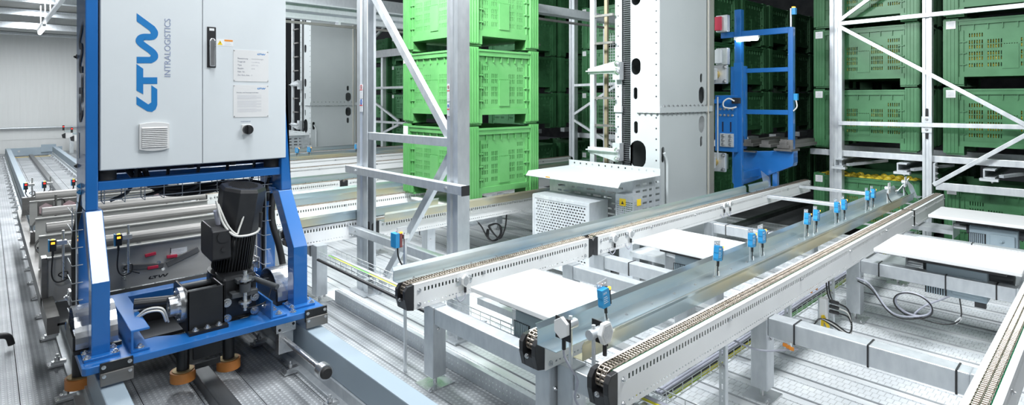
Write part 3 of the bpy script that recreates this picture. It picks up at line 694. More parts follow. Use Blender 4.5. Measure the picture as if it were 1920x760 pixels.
for z, yb in ((1.075, 3.02), (0.545, 3.02)):
    g = obj('guard_bar', MB().box(2.345, 2.405, yb, 4.71, z - 0.032, z + 0.032), GALV, fr, 0.004)
    obj('end_cap', MB().box(2.342, 2.408, yb - 0.008, yb, z - 0.034, z + 0.034), BLACKP, g)
    for y in (3.2, 4.52): bolt(g, (2.345, y, z), (-1, 0, 0), 0.009)
def safety_sticker(y, z0, h, w_, kind, label):
    r = thing('safety_sticker', label, 'sticker', (2.4085, y, z0))
    obj('sheet', MB().box(2.407, 2.409, y - w_, y, z0, z0 + h), LABELW, r)
    obj('red_stripe', MB().box(2.4062, 2.407, y - w_, y, z0 + h * (0.58 if kind == 'r' else 0.47), z0 + h * (0.63 if kind == 'r' else 0.55)), SIGNR, r)
    cz = z0 + h * 0.81 if kind == 'r' else z0 + h * 0.77
    if kind == 'r':
        obj('ring', MB().prism(circ(y - w_ / 2, cz, w_ * 0.38), 'x', 2.4062, 2.407, [circ(y - w_ / 2, cz, w_ * 0.28)]), SIGNR, r)
        obj('figure', MB().prism([(y - w_ * .6, cz - .012), (y - w_ * .42, cz - .012), (y - w_ * .4, cz + .006), (y - w_ * .55, cz + .014)], 'x', 2.4062, 2.407), BLACKP, r)
    else:
        obj('disc', MB().prism(circ(y - w_ / 2, cz, w_ * 0.36, 16, w_ * 0.5), 'x', 2.4062, 2.407), SIGNB, r)
        obj('figure', MB().box(2.4056, 2.4062, y - w_ * .53, y - w_ * .47, cz - .012, cz + .012), LABELW, r)
    m = MB()
    for k in range(4): m.box(2.4064, 2.407, y - w_ * .85, y - w_ * .2, z0 + h * (.08 + k * .11), z0 + h * (.08 + k * .11) + 0.003)
    obj('small_print', m, PRINTL, r)
safety_sticker(3.268, 1.68, 0.125, 0.028, 'r', 'white sticker with red prohibition ring on the right upright')
safety_sticker(3.268, 1.575, 0.095, 0.026, 'b', 'white sticker with blue disc on the right upright')
safety_sticker(4.555, 1.70, 0.125, 0.05, 'r', 'white sticker with red prohibition ring on the left upright')
safety_sticker(4.555, 1.585, 0.11, 0.05, 'b', 'white sticker with blue disc on the left upright')
kp = thing('kick_plate', 'perforated galvanised kick plate on the floor before the steel frame', 'plate', (2.13, 2.1, 0))
m = MB(); hs = [(2.15 + i * 0.03, 2.158 + i * 0.03) for i in range(76)]
perforate(m, 'y', 2.1, 4.46, 0.0, 0.10, 2.13, 2.134, [(0.035, 0.043, hs), (0.062, 0.07, hs)]); obj('upright_sheet', m, GALV, kp)
obj('foot', MB().box(2.134, 2.24, 2.1, 4.46, 0.006, 0.012).box(2.134, 2.16, 2.1, 4.46, 0.095, 0.1), GALV, kp)

# ================================================================= SENSORS AND REFLECTORS
def make_sensor(label, x, y, zb, tilt=0.0, group='blue light sensors on the guide rail', post=0.10):
    """box sensor on a pierced bracket; zb = foot height"""
    r = thing('light_sensor', label, 'sensor', (x, y, zb), group)
    z = zb + post
    def T(mb):
        c, s = math.cos(tilt), math.sin(tilt); out = []
        for a, b, d in mb.v:
            da, dd = a - x, d - zb; out.append((x + c * da + s * dd, b, zb - s * da + c * dd))
        mb.v = out; return mb
    obj('post', T(MB().box(x + 0.012, x + 0.026, y + 0.022, y + 0.025, zb, z + 0.03)), GALVP, r)
    obj('bracket', T(MB().prism([(x - 0.03, z - 0.0), (x + 0.045, z), (x + 0.045, z + 0.115), (x - 0.03, z + 0.115)], 'y', y + 0.018, y + 0.021,
        [circ(x - 0.018, z + 0.102, 0.004, 8), circ(x + 0.0, z + 0.094, 0.004, 8), circ(x + 0.01, z + 0.104, 0.004, 8), circ(x + 0.03, z + 0.1, 0.004, 8)])), GALVP, r)
    b = obj('body', T(MB().prism([(x - 0.036, z + 0.016), (x - 0.032, z + 0.002), (x + 0.018, z), (x + 0.018, z + 0.082), (x + 0.012, z + 0.088), (x - 0.036, z + 0.088), (x - 0.036, z + 0.05), (x - 0.032, z + 0.045)], 'y', y - 0.014, y + 0.016)), SENSB, r)
    obj('lens_cover', T(MB().box(x + 0.018, x + 0.030, y - 0.013, y + 0.015, z + 0.004, z + 0.085)), BLACKP, r, 0.002)
    obj('signal_light', T(MB().box(x + 0.0185, x + 0.031, y - 0.0145, y - 0.004, z + 0.075, z + 0.087)), LED, r)
    obj('connector', T(MB().cyl((x - 0.002, y, z), (x - 0.002, y, z - 0.032), 0.0075, 8)), BLACKP, r)
    obj('cable', T(MB().tube(curve_pts([(x - 0.002, y, z - 0.03), (x + 0.0, y, z - 0.06), (x + 0.012, y + 0.004, z - post + 0.012)], 5), 0.0035, 6)), CBLK, r)
    obj('cable_tag', T(MB().bar((x + 0.002, y - 0.006, z - 0.062), (x + 0.009, y - 0.006, z - post + 0.012), 0.002, 0.011, (1, 0, 0))), LABELW, r)
    t = text('SICK', 0.013, LABELW, b, (x - 0.028, y - 0.0142, z + 0.066), (1, 0, 0), (0, 0, 1), thick=0.0003)
    if tilt:
        c, s = math.cos(tilt), math.sin(tilt)
        for v in t.data.vertices: da, dd = v.co.x - x, v.co.z - zb; v.co.x = x + c * da + s * dd; v.co.z = zb - s * da + c * dd
    m = MB()
    for k in range(4): m.box(x - 0.027, x + 0.004 - 0.006 * (k % 2), y - 0.0145, y - 0.0138, z + 0.024 + k * 0.009, z + 0.026 + k * 0.009)
    obj('print', T(m), LABELW, b)
    return r
ZS = Z0 + 0.009
sn = {}
sens = [(2.13, 'blue light sensor standing alone nearest to the camera', -0.12), (3.19, 'blue light sensor standing alone, second along the guide rail', 0.15),
        (3.66, 'blue light sensor, left one of the first close pair', 0.05), (3.82, 'blue light sensor, right one of the first close pair', 0.0),
        (4.61, 'blue light sensor, left one of the second pair', 0.14), (4.80, 'blue light sensor, right one of the second pair', 0.14),
        (5.30, 'blue light sensor, left one of the third pair', 0.0), (5.48, 'blue light sensor, right one of the third pair', 0.0),
        (6.15, 'blue light sensor, left one of the pair near the apple crate', 0.08), (6.32, 'blue light sensor, right one of the pair near the apple crate', 0.08)]
for i, (x, l, t) in enumerate(sens):
    s = make_sensor(l, x, 1.635, ZS, t); sn[i] = s
for i, x, lb, k in ((6, 5.75, 'small blue sensor on the far guide rail, leftmost beside the cabinet post', 0), (7, 6.1, 'small blue sensor on the far guide rail, second beside the cabinet post', 0),
                 (2, 7.2, 'small blue sensor on the far guide rail just left of the steel upright', 0)):
    pass
def far_sensor(src, x, y, lb): copy_thing(sn[src], (x - sens[src][0], y - 1.635, 0), lb, 'small sensors on far guide rails')
far_sensor(2, 4.05, 9.98, 'small far blue sensor, leftmost of the three near the cabinet post'); far_sensor(2, 4.27, 9.98, 'small far blue sensor, middle of the three near the cabinet post')
far_sensor(2, 5.2, 9.98, 'small far blue sensor just left of the galvanised upright')
far_sensor(2, 6.35, 9.98, 'small far blue sensor right of the galvanised upright, left of two'); far_sensor(2, 6.6, 9.98, 'small far blue sensor right of the galvanised upright, right of two')
far_sensor(2, 3.75, 6.90, 'blue sensor low behind the guard bar near the crate stack')
far_sensor(2, 4.95, 5.8, 'blue sensor just right of the crate stack, nearer to the mast'); far_sensor(2, 4.75, 5.8, 'blue sensor just right of the crate stack, touching its edge')
# sensor on the lone post beside the guide rail start
sp = thing('light_sensor', 'blue and dark red light sensor on a post left of the first guide rail', 'sensor', (1.86, 3.05, 0.5))
obj('post', MB().box(1.90, 1.915, 3.02, 3.035, 0.0, 0.87), GALVP, sp)
obj('body', MB().box(1.835, 1.865, 3.02, 3.08, 0.78, 0.87), SENSB, sp, 0.003); obj('lens_cover', MB().box(1.865, 1.885, 3.02, 3.08, 0.78, 0.87), mat('dark_red_lens', (0.22, 0.04, 0.04), 0.25), sp, 0.003)
obj('bracket', MB().box(1.85, 1.92, 3.025, 3.03, 0.865, 0.905), GALVP, sp); obj('signal_light', MB().box(1.866, 1.884, 3.018, 3.03, 0.868, 0.876), LED, sp)
obj('clamp', MB().box(1.888, 1.93, 3.01, 3.05, 0.83, 0.86), STEEL, sp, 0.003)
obj('cable', MB().tube(curve_pts([(1.86, 3.04, 0.78), (1.862, 3.03, 0.72), (1.88, 3.0, 0.66), (1.91, 2.96, 0.62)], 5), 0.005), CBLK, sp)
# hexagonal reflectors on the conveyor sides
def reflector(label, x, y, z, ny=-1, r_=0.036):
    r = thing('reflector', label, 'reflector', (x, y, z), 'hexagonal grey reflectors')
    obj('bracket', MB().box(x - 0.06, x + 0.06, y - 0.004, y, z - 0.022, z + 0.022), GALVP, r)
    obj('housing', MB().prism([(x + r_ * math.sin(math.pi / 3 * k) * 0.85, z + r_ * 1.1 * math.cos(math.pi / 3 * k)) for k in range(6)], 'y', y - 0.022, y - 0.004), CONV, r, 0.002)
    obj('glass', MB().prism([(x + r_ * .75 * math.sin(math.pi / 3 * k) * 0.85, z + r_ * .82 * math.cos(math.pi / 3 * k)) for k in range(6)], 'y', y - 0.0235, y - 0.022), mat('reflector_glass', (0.5, 0.52, 0.53), 0.2, 0.3, (0.62, 0.63, 0.64), 120), r)
    for s in (-1, 1): bolt(r, (x + s * 0.048, y - 0.004, z + 0.005), (0, -1, 0), 0.009)
    obj('connector', MB().cyl((x, y - 0.012, z - 0.04), (x, y - 0.012, z - 0.072), 0.008, 8), BLACKP, r)
    obj('cable', MB().tube(curve_pts([(x, y - 0.012, z - 0.07), (x - 0.01, y - 0.02, z - 0.10), (x - 0.05, y - 0.02, z - 0.115), (x - 0.06, y + 0.0, z - 0.08), (x - 0.03, y + 0.02, z - 0.07), (x + 0.0, y + 0.05, z - 0.10)], 5), 0.004), CGRY, r)
    return r
h1 = reflector('hexagonal reflector on the short conveyor above the first lift table', 2.175, 2.777, 0.57)
reflector('hexagonal reflector right of the black joint, left one', 3.70, 2.777, 0.575); reflector('hexagonal reflector right of the black joint, right one', 3.92, 2.777, 0.575)
reflector('hexagonal reflector far along the crane-side conveyor, left of two', 5.55, 2.777, 0.60, r_=0.03); reflector('hexagonal reflector far along the crane-side conveyor, right of two', 5.68, 2.777, 0.60, r_=0.03)
copy_thing(h1, (1.55, PER, 0), 'hexagonal reflector beside the black joint of the far conveyor')
def post_reflector(label, x, y, zb, face):
    r = thing('reflector_post', label, 'reflector', (x, y, zb))
    obj('post', MB().cyl((x, y, zb), (x, y, zb + 0.21), 0.0085, 10), GALVP, r)
    s = face
    obj('plate', MB().box(x - 0.045 * s - 0.003, x - 0.045 * s + 0.003, y - 0.04, y + 0.045, zb + 0.12, zb + 0.215), BLACKM, r, 0.002)
    obj('clamp', MB().cyl((x - 0.05 * s, y, zb + 0.175), (x + 0.03 * s, y, zb + 0.175), 0.021, 12), GALV, r)
    return r
p1 = post_reflector('reflector post seen from behind, left one at the conveyor end', 1.83, 1.60, 0.56, 1)
obj('mirror_back', MB().prism([(1.60 + 0.042 * math.sin(math.pi / 3 * k), 0.735 + 0.046 * math.cos(math.pi / 3 * k)) for k in range(6)], 'x', 1.765, 1.785), CONV, p1, 0.002)
obj('cable', MB().tube(curve_pts([(1.787, 1.6, 0.68), (1.787, 1.6, 0.62), (1.80, 1.58, 0.57), (1.84, 1.57, 0.5), (1.86, 1.6, 0.40), (1.9, 1.55, 0.33)], 6), 0.005), CGRY, p1)
obj('connector', MB().cyl((1.787, 1.6, 0.69), (1.787, 1.6, 0.64), 0.009, 8), BLACKP, p1)
p2 = post_reflector('reflector post with pale hexagonal mirror facing the camera', 1.855, 1.495, 0.545, -1)
hx = [(1.885 + 0.042 * math.sin(math.pi / 3 * k + .52), 0.725 + 0.05 * math.cos(math.pi / 3 * k + .52)) for k in range(6)]
obj('mirror_housing', MB().prism(hx, 'y', 1.445, 1.468), CONV, p2, 0.003)
obj('mirror', MB().prism([(1.885 + (a - 1.885) * .78, 0.725 + (b - 0.725) * .78) for a, b in hx], 'y', 1.4425, 1.445), mat('reflector_glass', (0.5, 0.52, 0.53), 0.2), p2)
obj('connector', MB().cyl((1.885, 1.46, 0.68), (1.885, 1.46, 0.63), 0.009, 8), BLACKP, p2)
# mirrors and lead-in plates at the far conveyor ends
for i, (x, y, lb) in enumerate(((7.4, 1.62, 'small bracket sensor beside the middle rack post'), (6.75, 1.62, 'small bracket sensor seen from behind near the apple crate'), (5.1, 5.5, 'small bracket sensor on the edge of the white service shelf'))):
    r = thing('bracket_sensor', lb, 'sensor', (x, y, ZS))
    obj('post', MB().cyl((x, y, ZS), (x, y, ZS + 0.17), 0.008, 8), GALVP, r)
    obj('plate', MB().box(x - 0.05, x + 0.03, y - 0.02, y - 0.016, ZS + 0.10, ZS + 0.21), LABELW, r); obj('clamp', MB().cyl((x, y - 0.03, ZS + 0.15), (x, y + 0.02, ZS + 0.15), 0.022, 10), GALVP, r)
    obj('cable', MB().tube(curve_pts([(x - 0.01, y, ZS + 0.1), (x - 0.03, y - 0.02, ZS + 0.05), (x + 0.02, y - 0.03, ZS + 0.01)], 5), 0.005), CBLK, r)
for i, (x, y, an, lb) in enumerate(((7.45, 1.53, 0.5, 'bent lead-in plate at the end of the yellowish guide rail'), (7.55, 1.72, -0.5, 'bent lead-in plate at the end of the bluish guide rail'), (6.98, 2.93, 0.5, 'bent grey lead-in plate below the carriage arm'))):
    r = thing('lead_in_plate', lb, 'plate', (x, y, Z0))
    obj('sheet', MB().bar((x, y, Z0), (x + 0.12, y + 0.10 * math.copysign(1, an) * 0.8, Z0 + 0.14), 0.16, 0.004, (0, -math.copysign(1, an), 0.5)), ZINC, r)
    obj('foot', MB().box(x - 0.05, x + 0.08, y - 0.05, y + 0.05, Z0 - 0.002, Z0 + 0.004), ZINC, r)

# ================================================================= CABLE TRAYS AND CABLES
def tray(label, axis, a0, a1, c, wd, z, h=0.055, pitch=0.09):
    r = thing('cable_tray', label, 'cable tray', ((a0, c, z) if axis == 'x' else (c, a0, z)))
    m = MB(); Q = lambda a, b, zz: (a, b, zz) if axis == 'x' else (b, a, zz)
    for u, zz in ((c, z), (c + wd / 3, z), (c + 2 * wd / 3, z), (c + wd, z), (c, z + h), (c + wd, z + h), (c, z + h / 2), (c + wd, z + h / 2)):
        m.cyl(Q(a0, u, zz), Q(a1, u, zz), 0.0024, 5)
    a = a0 + 0.02
    while a < a1:
        m.tube([Q(a, c, z + h), Q(a, c, z), Q(a, c + wd, z), Q(a, c + wd, z + h)], 0.0024, 4); a += pitch
    obj('wire_basket', m, GALVP, r)
    for k in range(3):
        aa = a0 + (a1 - a0) * (0.2 + 0.3 * k)
        obj('hanger', MB().box(*sum(zip(Q(aa, c - 0.005, z - 0.012), Q(aa + 0.03, c + wd + 0.03, z - 0.003)), ())), GALVP, r)
    return r
def cable(label, pts, r, m, n=6, tags=()):
    t = tag(obj('cable', MB().tube(curve_pts(pts, n), r, 8), m), label, 'cable'); return t
tray('long wire cable tray from the shuttle car to the first conveyor end', 'y', 0.6, 4.55, 2.02, 0.14, 0.375)
cable('yellow-green earth cable lying in the long wire tray', [(2.10, 0.7, 0.384), (2.105, 1.5, 0.384), (2.10, 2.3, 0.386), (2.10, 3.2, 0.384), (2.095, 4.5, 0.386)], 0.007, CYEL)
for k, dx in enumerate((0.118, 0.13)):
    cable(['pale grey cable beside the earth cable in the long wire tray', 'pale grey cable at the wall side of the long wire tray'][k], [(2.0 + dx, 0.7, 0.385), (2.0 + dx, 1.6, 0.386), (2.003 + dx, 2.6, 0.384), (2.0 + dx, 3.5, 0.386), (2.0 + dx, 4.5, 0.385)], 0.0065, CGRY)
cable('thick black cable at the near side of the long wire tray', [(2.0, 0.7, 0.372), (2.0, 2.0, 0.370), (2.003, 3.2, 0.372), (2.0, 4.5, 0.371)], 0.011, CBLK)
tray('wire cable tray running below the foreground conveyor', 'x', 2.3, 7.4, 1.46, 0.12, 0.255)
cable('yellow-green earth cable in the tray below the foreground conveyor', [(2.4, 1.475, 0.265), (3.5, 1.48, 0.264), (4.6, 1.475, 0.265), (5.8, 1.48, 0.265), (7.3, 1.475, 0.265)], 0.008, CYEL)
for k, dy in enumerate((0.05, 0.07, 0.09)):
    cable(['dark grey cable in the middle of the tray below the foreground conveyor', 'pale grey cable in the tray below the foreground conveyor, second strand', 'pale grey cable at the far side of the tray below the foreground conveyor'][k], [(2.4, 1.455 + dy, 0.264), (3.6, 1.455 + dy, 0.263), (5, 1.457 + dy, 0.265), (7.3, 1.455 + dy, 0.264)], 0.0075, [CBLK, CGRY, CGRY][k])
# coiled cable below the right lift table
def loop(c, r, n, axis='x', tilt=0.0, turns=1.0, a0=0.0, drift=0.0):
    out = []
    for i in range(int(n * turns) + 1):
        a = a0 + 2 * math.pi * i / n
        out.append((c[0] + tilt * r * math.sin(a) + drift * i / n, c[1] + r * math.cos(a), c[2] + r * math.sin(a) * 0.8))
    return out
lp1 = loop((4.74, 0.985, 0.26), 0.105, 14, tilt=-0.25, turns=2.1, a0=0.6, drift=0.008)
tag(obj('cable', MB().tube(curve_pts([(4.86, 1.37, 0.33), (4.83, 1.27, 0.31), (4.76, 1.15, 0.19), (4.74, 1.06, 0.16)] + loop((4.74, 0.985, 0.26), 0.105, 14, tilt=-0.25, turns=2.1, a0=-2.0, drift=0.008) + [(4.80, 0.93, 0.25), (4.90, 0.84, 0.30), (4.95, 0.79, 0.335)], 4), 0.0065, 7), CGRY), 'coiled pale grey cable hanging below the right lift table', 'cable')
tag(obj('cable', MB().tube(curve_pts([(4.86, 1.36, 0.31), (4.82, 1.26, 0.28), (4.755, 1.14, 0.17), (4.735, 1.05, 0.145)] + loop((4.735, 0.985, 0.255), 0.113, 14, tilt=-0.25, turns=1.15, a0=-2.0) + [(4.76, 0.82, 0.165), (4.86, 0.74, 0.20), (4.95, 0.76, 0.33)], 4), 0.0045, 7), CBLK), 'coiled thin black cable hanging below the right lift table', 'cable')
tag(obj('cable_label', MB().bar((4.82, 0.76, 0.175), (4.86, 0.735, 0.205), 0.003, 0.022, (0, 0, 1)), LABELW), 'white paper tag on the black cable under the right lift table', 'tag')
# junction box with plugs below the foreground conveyor
jb = thing('junction_box', 'small white junction box with yellow clips and black plugs above the bright floor', 'box', (4.24, 1.40, 0))
obj('post', MB().box(4.26, 4.29, 1.425, 1.44, 0.0, 0.30), GALVP, jb)
obj('housing', MB().box(4.24, 4.285, 1.38, 1.425, 0.165, 0.315), CONV, jb, 0.004)
for k in range(2): obj('clip', MB().bar((4.235, 1.40, 0.20), (4.225 + 0.03 * k, 1.40 - 0.03 * k, 0.12), 0.012, 0.02), SIGNY, jb)
for k in range(3): obj('plug', MB().cyl((4.285, 1.37, 0.295 - k * 0.035), (4.325, 1.33, 0.28 - k * 0.035), 0.013, 8), BLACKP, jb)
for k in range(3):
    obj('lead', MB().tube(curve_pts([(4.325, 1.33, 0.28 - k * 0.035), (4.36, 1.28, 0.24 - k * 0.025), (4.37, 1.26, 0.13), (4.33, 1.27, 0.075 + k * 0.008), (4.25, 1.34, 0.14 + k * 0.012), (4.20, 1.40, 0.185), (4.17, 1.43, 0.15), (4.16, 1.45, 0.09)], 6), 0.0055), CBLK if k != 1 else CWHT, jb)
for k in range(2): obj('riser_cable', MB().tube(curve_pts([(4.29 + 0.03 * k, 1.36, 0.28), (4.33 + 0.04 * k, 1.40, 0.33), (4.35 + 0.05 * k, 1.42, 0.46)], 5), 0.0045), CBLK, jb)
oc = thing('cable_clip_bundle', 'orange cable clips hanging under the bright floor support frame', 'clips', (3.3, 1.25, 0.33))
for k in range(3): obj('clip', MB().box(3.19 + k * 0.012, 3.20 + k * 0.012, 1.20 + k * 0.022, 1.222 + k * 0.022, 0.335, 0.352), SIGNO, oc)
obj('lead', MB().tube(curve_pts([(3.25, 1.2, 0.33), (3.15, 1.36, 0.30), (3.08, 1.5, 0.34)], 6), 0.006), CGRY, oc)
oc2 = thing('cable_clip_bundle', 'orange cable clips behind the strut beside the tray', 'clips', (4.1, 1.45, 0.4))
for k in range(4): obj('clip', MB().box(4.20 + k * 0.05, 4.22 + k * 0.05, 1.46, 1.485, 0.345 + 0.01 * (k % 2), 0.365 + 0.01 * (k % 2)), SIGNO, oc2)
# slotted struts hanging from the foreground conveyor
for i, (x, y, z0, lb) in enumerate(((2.82, 1.40, 0.0, 'slim slotted steel strut on the floor under the foreground conveyor'), (3.72, 1.42, 0.1, 'slim slotted steel strut behind the bright floor support frame'), (4.45, 1.40, 0.0, 'slim slotted steel strut beside the orange clips'))):
    r = thing('strut', lb, 'strut', (x, y, z0)); m = MB()
    perforate(m, 'y', y, y + 0.035, z0, 0.46, x, x + 0.004, [(z0 + 0.05 + k * 0.06, z0 + 0.085 + k * 0.06, [(y + 0.013, y + 0.022)]) for k in range(6 if z0 == 0 else 5)])
    m.box(x + 0.004, x + 0.03, y, y + 0.003, z0, 0.46); obj('profile', m, GALVP, r); bolt(r, (x, y + 0.017, 0.30), (-1, 0, 0), 0.011)

for k in range(2):
    tag(obj('cable', MB().tube(curve_pts([(3.70 + 0.02 * k, 4.57, 0.46), (3.80, 4.56, 0.36), (3.86, 4.53, 0.24)] + [(3.98 + 0.10 * math.cos(2.6 + i * 0.55), 4.55 + 0.02 * k, 0.27 + 0.09 * math.sin(2.6 + i * 0.55)) for i in range(12)] + [(4.02, 4.52, 0.20), (4.12, 4.54, 0.30), (4.16, 4.56, 0.45)], 4), 0.008 - 0.002 * k, 6), CBLK), ['thick black cable loop hanging below the crate stack conveyor', 'thin black cable loop hanging below the crate stack conveyor'][k], 'cable')

# ================================================================= FLOOR RAILS OF THE TRANSFER AISLE
def clamp_mesh():
    m = MB(); m.box(-0.05, 0.05, -0.035, 0.035, 0.0, 0.012); m.box(-0.03, 0.045, -0.02, 0.02, 0.012, 0.028); m.cyl((0, 0, 0.028), (0, 0, 0.05), 0.014, 6, smooth=False); m.cyl((0, 0, 0.05), (0, 0, 0.07), 0.008, 6)
    return m.mesh('rail_clamp', STEEL)
CLM = clamp_mesh()
def rail(label, x0, x1, ya, yb, z1, m, foot=True, clamps=()):
    r = thing('floor_rail', label, 'rail', ((x0 + x1) / 2, ya, 0), 'rails of the transfer aisle')
    obj('rail_head', MB().box(x0, x1, ya, yb, 0.085 if foot else 0.0, z1), m, r, 0.006)
    if foot: obj('rail_foot', MB().box(x0 - 0.055, x1 + 0.055, ya, yb, 0.0, 0.02).box(x0 - 0.012, x1 + 0.012, ya, yb, 0.02, 0.085), GALV, r)
    for sx in clamps:
        y = ya + 0.7
        while y < yb - 0.3:
            o = obj('rail_clamp', None, None, None, me=CLM); o.location = (x0 - 0.085 if sx < 0 else x1 + 0.085, y, 0.006); o.rotation_euler = (0, 0, 0 if sx < 0 else math.pi); hang(o, r)
            y += 0.55
    return r
rail('grey-blue floor rail at the left of the transfer aisle', 0.415, 0.515, 0.6, 22.0, 0.25, RAILC, clamps=(-1,))
rail('broad grey-blue floor rail at the right of the transfer aisle', 1.465, 1.57, 0.6, 22.0, 0.25, RAILC, clamps=(-1,))
rail('dark steel guide rail in the middle of the transfer aisle', 0.905, 0.995, 0.6, 21.6, 0.075, RAILD, foot=False)
for i, y in enumerate((22.05,)):
    e = thing('end_stop', 'grey-blue end stop beam across the rails at the back wall', 'beam', (0.9, 22.05, 0))
    obj('beam', MB().box(0.40, 1.70, 22.02, 22.12, 0.02, 0.24), RAILC, e); obj('raised_plate', MB().box(1.2, 1.55, 21.98, 22.02, 0.1, 0.32), RAILC, e)
    for x in (0.7, 1.3): bolt(e, (x, 22.02, 0.15), (0, -1, 0), 0.02)
tag(obj('floor_stripe', MB().box(0.55, 1.42, 21.55, 21.63, 0.002, 0.006), SIGNY), 'yellow stripe on the floor before the end stop', 'stripe')
gp = thing('floor_cover', 'pale grey angled cover plate at the left picture edge', 'plate', (0.0, 9.0, 0.0))
obj('cover', MB().prism([(-0.35, 8.6), (0.02, 8.75), (0.10, 9.3), (-0.02, 9.9), (-0.35, 10.1)], 'z', 0.02, 0.30), RAILC, gp, 0.01)
fb = thing('floor_bracket', 'grey floor bracket with black tip at the lower left edge', 'bracket', (0.0, 5.1, 0))
obj('block', MB().box(-0.14, 0.04, 5.05, 5.2, 0.0, 0.09), STEEL, fb, 0.006); obj('tip', MB().tube(curve_pts([(0.0, 5.12, 0.10), (0.07, 5.12, 0.105), (0.11, 5.12, 0.085), (0.125, 5.12, 0.03)], 5), 0.02, 10), BLACKP, fb)
# small far transfer station sensors at the back wall
for i, (x, y) in enumerate(((1.80, 22.3), (1.86, 20.6), (1.92, 19.0))):
    r = thing('conveyor_head', ['distant conveyor end at the back wall, leftmost', 'distant conveyor end at the back wall, nearest one', 'distant conveyor end at the back wall beside the car post'][i], 'conveyor', (x, y, 0), 'distant conveyor ends at the back wall')
    obj('leg', MB().box(x + 0.1, x + 0.2, y, y + 0.1, 0.0, 0.47), GALVP, r); obj('profile', MB().box(x, x + 2.2, y, y + 0.1, 0.47, 0.62), CONV, r)
    obj('end_cap', MB().prism([(x, 0.63), (x, 0.46), (x - 0.07, 0.48), (x - 0.09, 0.58)], 'y', y - 0.02, y + 0.1), BLACKP, r)
    obj('sensor', MB().box(x - 0.05, x, y + 0.3, y + 0.36, 0.70, 0.86), BLACKP, r); obj('signal_light', MB().box(x - 0.04, x - 0.01, y + 0.29, y + 0.3, 0.80, 0.83), LEDR, r)
    obj('rail', MB().box(x, x + 1.6, y + 0.25, y + 0.4, 0.64, 0.70), ZINC, r)

# ================================================================= SHUTTLE CAR
LOGO_W = [(0.633, 2.168), (0.71, 2.109), (0.721, 2.085), (0.71, 2.062), (0.668, 2.057), (0.65, 2.045), (0.652, 2.021), (0.71, 1.973), (0.721, 1.945), (0.704, 1.925), (0.633, 1.922)]
LOGO_T = [(0.632, 1.899), (0.665, 1.873), (0.665, 1.823), (0.735, 1.825), (0.735, 1.786), (0.665, 1.785), (0.665, 1.725), (0.632, 1.746)]
LOGO_L = [(0.705, 1.778), (0.735, 1.755), (0.735, 1.662), (0.727, 1.637), (0.709, 1.622), (0.685, 1.626), (0.632, 1.666), (0.632, 1.712), (0.69, 1.666), (0.705, 1.678)]
def stroke2(path, wd, slant_ends=True):
    """closed outline of a thick rounded stroke; ends cut upright"""
    pts = [Vector((a, b, 0)) for a, b in path]
    mid = curve_pts([p for p in pts[1:-1]], 5); pts = [pts[0]] + mid + [pts[-1]]
    Lf = []; Rt = []
    for i, p in enumerate(pts):
        d = (pts[min(i + 1, len(pts) - 1)] - pts[max(i - 1, 0)]).normalized(); n = Vector((-d.y, d.x, 0)) * wd / 2
        a, b = p + n, p - n
        if i in (0, len(pts) - 1):      # slide the end corners along the stroke to an upright cut
            for q in (a, b):
                if abs(d.x) > 1e-3: q += d * ((p.x - q.x) / d.x)
        Lf.append((a.x, a.y)); Rt.append((b.x, b.y))
    return Lf + Rt[::-1]
WOUT = stroke2(LOGO_W, 0.037)
def logo(parent, m, fmap, thick):
    """fmap maps the logo's sheet coords (u, v) and depth to space"""
    for nm, poly in (('letter_w', WOUT), ('letter_t', LOGO_T), ('letter_l', LOGO_L)):
        n = len(poly); mb = MB()
        mb.add([fmap(u, v, 0) for u, v in poly] + [fmap(u, v, thick) for u, v in poly], [tuple(range(n)), tuple(range(2 * n - 1, n - 1, -1))] + [(i, (i + 1) % n, n + (i + 1) % n, n + i) for i in range(n)])
        obj(nm, mb, m, parent)
car = thing('shuttle_car', 'blue transfer shuttle car frame with black gear motor on the floor rails', 'shuttle car', (1.0, 4.0, 0.25))
def part(name, mb, m, bevel=0.0, parent=None): return obj(name, mb, m, parent or car, bevel)
# base plate
bp = part('base_plate', MB().prism([(0.345, 3.50), (0.36, 3.485), (1.56, 3.475), (1.60, 3.50), (1.60, 4.32), (1.40, 4.32), (1.40, 3.86), (1.33, 3.80), (1.17, 3.64), (0.80, 3.64), (0.70, 3.70), (0.62, 3.70), (0.62, 4.30), (0.345, 4.30)], 'z', 0.322, 0.36), BLUE, 0.004)
part('rear_beam', MB().box(0.40, 1.60, 4.30, 4.40, 0.34, 0.44), BLUE, 0.006)
